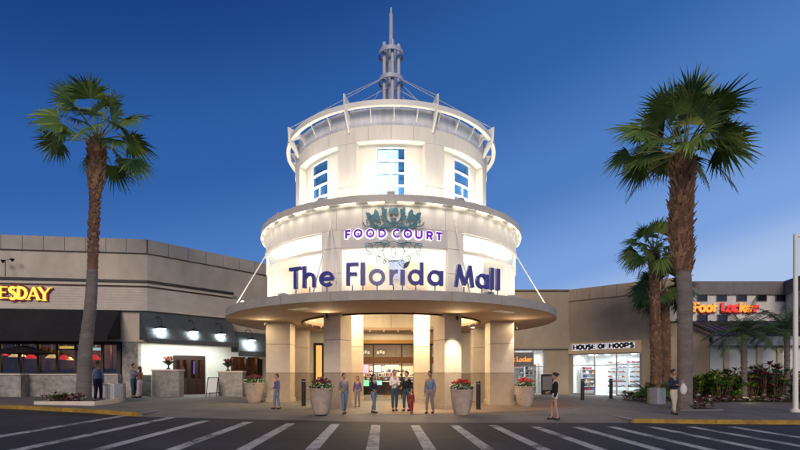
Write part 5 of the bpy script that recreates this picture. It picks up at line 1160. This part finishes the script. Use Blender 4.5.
for row, (Y, cnt) in enumerate(((25.9,17),(26.7,16),(27.5,15))):
    for i in range(cnt):
        px = 694 + i*(150/cnt) + rb.uniform(-3,3)
        kd = 'green'
        if px < 728: kd = 'green' if rb.random() < .75 else 'lime'
        elif px < 742: kd = 'red' if row > 0 else 'green'
        elif px < 752: kd = 'lime' if row == 0 else 'green'
        elif px < 776: kd = 'red' if rb.random() < .7 else 'green'
        else: kd = 'fern' if rb.random() < .7 else 'green'
        shrub(kd, (apx(px, Y), Y+rb.uniform(-.2,.2), 0), rb.uniform(.85,1.2)*(1+.10*row), n_); n_ += 1
for i in range(24): px = 690 + i*6.3; Y = 25.25; shrub('low', (apx(px,Y), Y, 0), rb.uniform(.9,1.25), i)
b = MB(); b.box(apx(690,25), 34, 24.95, 28.4, .005, .06); kind(b.build('bed_soil', M['soil'], loc=(20,26,0)), 'structure')
def named_low(px, Y, lab, sc, seed, g=None):
    x = apx(px, Y); c = shrub('low', (x, Y, G(x)), sc, seed); c['label'] = lab; c['group'] = g; return c
for i in range(9): named_low(628+i*2.6, 27.4-.1*(i % 2), 'low dark red bedding plant left of the litter bin by the palms', 1.5, i, 'bedding plants by the slim palms')
# left palm's kerbed bed
A = gp(50.5, 408.2); t = thing('palm_bed', 'low square stone-kerbed bed with dark flowers round the left palm', 'planter', (p0.x, p0.y-.3, G(p0.x)))
x0, x1, y0, y1 = p0.x-1.35, p0.x+1.15, p0.y-1.05, p0.y+1.1; g = G(p0.x)
b = MB()
for e in ((x0,x1,y0,y0+.15),(x0,x1,y1-.15,y1),(x0,x0+.15,y0+.15,y1-.15),(x1-.15,x1,y0+.15,y1-.15)): b.box(*e, g-.1, g+.16)
b.build('kerb', M['limestone'], t); b = MB(); b.box(x0+.15, x1-.15, y0+.15, y1-.15, g-.1, g+.11); b.build('soil', M['soil'], t)
rr = random.Random(14)
for i in range(26):
    a = rr.uniform(0,6.28); X = rr.uniform(x0+.3, x1-.3); Y = rr.uniform(y0+.25, y1-.35)
    if (X-p0.x)**2 + (Y-p0.y)**2 < .2: continue
    c = shrub('low', (X, Y, g+.11), rr.uniform(.7,1.1), i); c['label'] = 'small dark red bedding plant in the kerbed bed of the left palm'; c['group'] = 'bedding plants round the left palm'
x0, x1, y0, y1 = p1.x-.6, p1.x+1.2, p1.y-.7, p1.y+.8
b = MB()
for e in ((x0,x1,y0,y0+.10),(x0,x1,y1-.1,y1),(x0,x0+.1,y0+.1,y1-.1),(x1-.1,x1,y0+.1,y1-.1)): b.box(*e, 0, .06)
t = thing('palm_bed', 'low kerbed flower bed round the foot of the right palm', 'planter', (p1.x, p1.y, 0)); b.build('kerb', M['concrete'], t); b = MB(); b.box(x0+.1, x1-.1, y0+.1, y1-.1, 0, .05); b.build('soil', M['soil'], t)
for i in range(18):
    X = rr.uniform(x0+.2, x1-.2); Y = rr.uniform(y0+.2, y1-.2)
    if (X-p1.x)**2 + (Y-p1.y)**2 < .16: continue
    c = shrub('low', (X, Y, .05), rr.uniform(.6,.95), i); c['label'] = 'small dark bedding plant round the foot of the right palm'; c['group'] = 'bedding plants round the right palm'
p = Vector((apx(746,25.1), 25.0, .06)); b = MB(); b.lathe([(.06,0),(.08,.16),(.06,.17)], p, 10); tag(b.build('ground_spotlight', M['black_metal'], loc=p), 'small ground spotlight lighting the yellow-green shrubs', 'spotlight')
light('POINT', p+Vector((0,-.05,.35)), 8, (1,.95,.55), .05)

# ------------------------------------------------------------------ people
def skin_mesh(name, verts, edges, radii, roots, m, parent, sub=1):
    me = bpy.data.meshes.new(name); me.from_pydata(verts, edges, []); ob = bpy.data.objects.new(name, me); COL.objects.link(ob)
    sk = ob.modifiers.new('skin', 'SKIN'); sk.use_smooth_shade = True
    if not me.skin_vertices: me.skin_vertices.new() if hasattr(me.skin_vertices, 'new') else None
    sv = me.skin_vertices[0].data
    for i, r in enumerate(radii): sv[i].radius = r if isinstance(r, tuple) else (r, r); sv[i].use_root = i in roots
    su = ob.modifiers.new('sub', 'SUBSURF'); su.levels = sub; su.render_levels = sub
    dg = bpy.context.evaluated_depsgraph_get(); dg.update(); nm = bpy.data.meshes.new_from_object(ob.evaluated_get(dg)); nm.name = name
    bpy.data.objects.remove(ob); nm.materials.clear(); nm.materials.append(m); nm.polygons.foreach_set('material_index', [0]*len(nm.polygons)); nm.polygons.foreach_set('use_smooth', [True]*len(nm.polygons))
    o = bpy.data.objects.new(name, nm); COL.objects.link(o); o.parent = parent; ORG[o] = Vector(); return o
def person(lab, px, py, head_y, face, top, bottom, skin='skin_light', hair='hair_dark', arms=((.25,0,-.30,.02,-.06,-.26),(.25,0,-.30,.02,-.06,-.26)), stride=0.0, shorts=False, sleeves=True, longhair=False, bun=False, jacket=False, loc=None, h=None, top_mat2=None):
    p = loc or gp(px, py); Hh = h or (py-head_y)*p.y/F; s = Hh/1.75
    t = thing('person', lab, 'person', p); t.rotation_euler = (0, 0, face); t.scale = (s, s, s)          # faces -Y at rotation 0
    V = Vector; hip = .085; sh = .150
    ank = {-1: V((-.09, -stride*.5, .085)), 1: V((.09, stride*.5, .085))}
    kne = {-1: V((-.095, -stride*.3-.03, .49)), 1: V((.095, stride*.18-.03, .49))}
    J = {'pel': V((0,0,.95)), 'wa': V((0,-.005,1.10)), 'ch': V((0,.0,1.30)), 'nk': V((0,.01,1.46)), 'hd': V((0,-.0,1.53))}
    v = []; e = []; r = []; idx = {}
    def a(n, p_, rad, par=None):
        idx[n] = len(v); v.append(tuple(p_)); r.append(rad)
        if par is not None: e.append((idx[par], idx[n]))
    a('pel', J['pel'], (.105,.080)); a('wa', J['wa'], (.095,.075), 'pel'); a('ch', J['ch'], (.125,.085), 'wa'); a('nk', J['nk'], (.058,.058), 'ch'); a('hd', J['hd'], (.055,.06), 'nk')
    roots = [0]; wr = {}
    for k, sd in enumerate((-1, 1)):
        ex_, ey, ez, wx, wy_, wz = arms[k]
        S_ = V((sd*sh, .01, 1.375)); E_ = S_ + V((sd*(ex_-.19), ey, ez)); W_ = E_ + V((sd*wx, wy_, wz)); wr[sd] = (S_, E_, W_)
        a('s%d'%sd, S_, (.058,.055), 'ch'); a('e%d'%sd, E_, (.040,.040), 's%d'%sd); a('w%d'%sd, W_, (.027,.024), 'e%d'%sd)
        d = (W_-E_).normalized(); a('pm%d'%sd, W_ + d*.055, (.036,.018), 'w%d'%sd)
        a('h%d'%sd, (sd*hip, 0, .89), (.075,.078), 'pel'); a('k%d'%sd, kne[sd], (.056,.058), 'h%d'%sd); a('a%d'%sd, ank[sd], (.038,.040), 'k%d'%sd); 
        a('t%d'%sd, ank[sd]+V((0,-.13,-.045)), (.038,.026), 'a%d'%sd)
    def fingers(sd):
        S_, E_, W_ = wr[sd]; d = (W_-E_).normalized(); q = d.cross(V((1,0,0))); q = q.normalized() if q.length > .2 else V((0,1,0)); c = d.cross(q).normalized() * -sd
        for k, L in enumerate((.068,.078,.072,.056)):
            b0 = W_ + d*.075 + q*(k-1.5)*.019; i0 = len(v); v.extend([tuple(b0), tuple(b0 + d*L*.5 + c*.008), tuple(b0 + d*L*.9 + c*.03)]); r.extend([(.0095,)*2,(.0088,)*2,(.007,)*2]); e.extend([(i0,i0+1),(i0+1,i0+2)]); roots.append(i0)
        b0 = W_ + d*.025 - q*.028; i0 = len(v); v.extend([tuple(b0), tuple(b0 - q*.025 + d*.03), tuple(b0 - q*.03 + d*.065 + c*.01)]); r.extend([(.011,)*2,(.010,)*2,(.008,)*2]); e.extend([(i0,i0+1),(i0+1,i0+2)]); roots.append(i0)
    fingers(-1); fingers(1)
    body = skin_mesh('body', v, e, r, roots, M[skin], t, 1)
    # head with face, joined to the body mesh
    bm = bmesh.new(); bm.from_mesh(body.data)
    hs_ = bmesh.ops.create_uvsphere(bm, u_segments=20, v_segments=16, radius=1)['verts']
    for q in hs_:
        x, y, z = q.co; X, Y_, Z = x*.083, y*.101, z*.122
        if z < 0: X *= 1 - .34*(-z)**1.5; Y_ = Y_*(1 - .12*-z) - (.012 if y < 0 else -.0)*(-z)
        if y < -.6 and abs(x) < .24 and -.45 < z < .15: Y_ -= .022*(1-abs(x)/.24)*(1 - abs(z+.18)/.4)
        if y < -.5 and .2 < abs(x) < .6 and .0 < z < .3: Y_ += .010
        if y < -.6 and abs(x) < .4 and -.62 < z < -.45: Y_ -= .006
        q.co = (X, Y_ - .008, 1.635 + Z)
    for sd in (-1, 1):
        ea = bmesh.ops.create_uvsphere(bm, u_segments=8, v_segments=6, radius=1)['verts']
        for q in ea: q.co = (sd*.084 + q.co.x*.009, q.co.y*.018 + .006, 1.63 + q.co.z*.032)
    bm.to_mesh(body.data); bm.free(); body.data.polygons.foreach_set('use_smooth', [True]*len(body.data.polygons))
    def loc_mb(b, name, m, sm=True):
        o = b.build(name, m, None, loc=(0,0,0), smooth=sm); o.parent = t; return o
    b = MB()
    for sd in (-1, 1): b.blob((sd*.031, -.101, 1.645), .012, .006, .007, 8, 6)
    loc_mb(b, 'eyes', M['eye']); b = MB(); b.blob((0, -.104, 1.572), .022, .006, .006, 8, 6); loc_mb(b, 'lips', mat('lips', (.30,.10,.08), .5))
    b = MB(); nu, nv = 20, 12; vs = []
    for j in range(nv+1):
        th = math.pi*.56*j/nv
        for i in range(nu):
            ph = 2*math.pi*i/nu; fr_ = max(0, -math.sin(ph)); th2 = th*(1 - .42*fr_**1.5); vs.append((.093*math.sin(th2)*math.cos(ph), .111*math.sin(th2)*math.sin(ph)+.002, 1.64+.134*math.cos(th2)))
    b.add(vs, [(j*nu+i, j*nu+(i+1)%nu, (j+1)*nu+(i+1)%nu, (j+1)*nu+i) for j in range(nv) for i in range(nu)])
    if longhair: b.blob((0,.055,1.53), .085, .055, .17, 12, 8)
    if bun: b.blob((0,.115,1.70), .045, .045, .045, 10, 8)
    loc_mb(b, 'hair', M[hair])
    # shirt or jacket
    x = .022 if jacket else .014; v, r, e, roots, idx = [], [], [], [0], {}
    a('pel', (0,0,.90), (.148+x*.5,.120+x*.5)); a('wa', J['wa'], (.122+x,.098+x), 'pel'); a('ch', J['ch'], (.138+x,.100+x), 'wa'); a('nk', (0,.006,1.455), (.070+x*.5,.070+x*.5), 'ch')
    for sd in (-1, 1):
        S_, E_, W_ = wr[sd]; a('s%d'%sd, S_, (.052+x,.052+x), 'ch')
        if sleeves: a('e%d'%sd, E_, (.043+x,.043+x), 's%d'%sd); a('w%d'%sd, W_ - (W_-E_)*.06, (.031+x,.030+x), 'e%d'%sd)
        else: a('e%d'%sd, S_+(E_-S_)*.6, (.050+x,.050+x), 's%d'%sd)
    skin_mesh('jacket' if jacket else 'shirt', v, e, r, roots, M[top], t, 1)
    v, r, e, roots, idx = [], [], [], [0], {}
    a('pel', (0,0,.96), (.136,.110)); a('wst', (0,0,1.05), (.124,.100), 'pel')
    for sd in (-1, 1):
        a('h%d'%sd, (sd*hip,0,.90), (.104,.106), 'pel')
        if shorts: a('k%d'%sd, V((sd*hip,0,.90)).lerp(kne[sd], .42), (.092,.092), 'h%d'%sd)
        else: a('k%d'%sd, kne[sd], (.072,.074), 'h%d'%sd); a('a%d'%sd, ank[sd]+V((0,0,.03)), (.060,.062), 'k%d'%sd)
    skin_mesh('shorts' if shorts else 'trousers', v, e, r, roots, M[bottom], t, 1)
    for sd in (-1, 1):
        b = MB(); c = ank[sd]; 
        b.blob((c.x, c.y-.055, .045), .046, .135, .045, 12, 8); b.blob((c.x, c.y+.01, .075), .042, .055, .05, 10, 6)
        loc_mb(b, 'shoe', M['shoe'])
    return t
AR_PHONE = ((.24,-.06,-.27,-.06,-.20,.12),(.24,-.06,-.27,-.06,-.20,.12)); AR_BENT = ((.25,.02,-.29,-.04,-.20,-.05),(.23,.0,-.29,.0,-.06,-.25)); AR_FOLD = ((.24,-.04,-.28,-.14,-.16,.06),(.24,-.04,-.28,-.14,-.16,.03)); AR_HUG = ((.24,-.16,-.16,-.16,-.18,.02),(.24,-.16,-.16,-.16,-.18,.04)); AR_DOWN = ((.25,.02,-.29,.01,-.05,-.25),(.25,.02,-.29,.01,-.05,-.25))
HP = math.pi/2
person('woman in black jacket and white shorts walking left across the forecourt', 555, 420, 373, -HP-.15, 'cloth_black', 'cloth_white', 'skin_light', 'hair_dark', AR_BENT, .20, shorts=True, bun=True, jacket=True, loc=Vector((5.88, 16.5, -.085)), h=1.69)
tw_ = person('woman in navy jacket and cream trousers holding a pale bag by the right palm', 673.5, 414.5, 369.5, .35, 'cloth_navy', 'cloth_cream', 'skin_tan', 'hair_dark', AR_FOLD, .22, longhair=False, jacket=True)
pb = gp(673.5, 414.5)
b = MB(); c = pb + Vector((.32,-.10,.98)); b.blob(c, .13, .07, .22, 12, 9, jit=.06); sb = thing('shopping_bag', 'pale plastic shopping bag hanging from the woman in the navy jacket', 'bag', c); b.build('bag_body', M['cloth_white'], sb, smooth=True); b = MB(); b.tube([c+Vector((-.05,0,.18)), c+Vector((-.06,.0,.33)), c+Vector((.0,.0,.36)), c+Vector((.04,0,.18))], .008, 5); b.build('handle', M['cloth_white'], sb)
person('man in white shirt and dark trousers behind the left palm trunk', 98, 402, 361, math.pi, 'cloth_slate', 'cloth_navy', 'skin_tan', 'hair_brown', AR_DOWN, .1)
bpy.data.objects[-1] if False else None
ca = gp(133.5, 397.8); ca.z = G(ca.x)
person('embracing man in pale blue shirt and dark jeans by the low stone wall', 0, 0, 0, HP-.35, 'cloth_slate', 'denim', 'skin_tan', 'hair_dark', AR_HUG, .1, loc=ca, h=1.82)
cb = ca + Vector((.34, -.02, 0)); cb.z = G(cb.x)
person('embracing woman in brown top and pale pink trousers by the low stone wall', 0, 0, 0, -HP-.25, mat_name if False else 'cloth_brown', 'cloth_pink', 'skin_light', 'hair_brown', AR_HUG, .06, loc=cb, h=1.68, longhair=True) if False else None
M['cloth_brown'] = mat('cloth_brown', (.20,.10,.06), .9, .1, 6); M['cloth_pink'] = mat('cloth_pink', (.50,.40,.42), .9, .1, 6)
person('embracing woman in brown top and pale pink trousers by the low stone wall', 0, 0, 0, -HP-.25, 'cloth_brown', 'cloth_pink', 'skin_light', 'hair_brown', AR_HUG, .06, loc=cb, h=1.68, longhair=True)
person('man in white shirt and teal jeans standing in the middle of the entrance', 394.5, 411, 369.8, .3, 'cloth_white', 'denim', 'skin_light', 'hair_brown', AR_FOLD, .12)
person('man in dark jacket and jeans facing the man in the white shirt', 406.8, 411, 371.5, -.6, 'cloth_black', 'denim', 'skin_light', 'hair_dark', AR_BENT, .16, jacket=True)
person('woman in dark coat walking left of the entrance centre', 373.5, 413, 374, .9, 'cloth_navy', 'denim_pale', 'skin_light', 'hair_dark', AR_BENT, .30, jacket=True, longhair=True)
person('person in violet top beside the left inner column', 357.5, 407, 376, -.2, 'cloth_violet', 'cloth_grey', 'skin_light', 'hair_brown', AR_DOWN, .14, longhair=True)
person('person in pinkish grey top and pale jeans between flower pot and inner column', 344, 413.8, 373.5, .5, 'cloth_grey', 'denim_pale', 'skin_light', 'hair_brown', AR_BENT, .26)
person('man in slate blue shirt and grey trousers before the right inner column', 430, 413.5, 371, -.5, 'cloth_slate', 'cloth_grey', 'skin_tan', 'hair_dark', AR_DOWN, .24)
person('small child in red clothes beside the slate blue shirted man', 411.5, 413.5, 389, .4, 'cloth_red', 'cloth_red', 'skin_light', 'hair_brown', AR_DOWN, .16)
0 and person('person in dark violet clothes standing before the grey planter wall', 191, 403, 370, 1.2, 'cloth_violet', 'cloth_black', 'skin_tan', 'hair_dark', AR_DOWN, .22)
person('person in violet jacket standing before the left outer column', 277, 409, 374, -.9, 'cloth_violet', 'cloth_slate', 'skin_light', 'hair_brown', AR_BENT, .2, jacket=True)
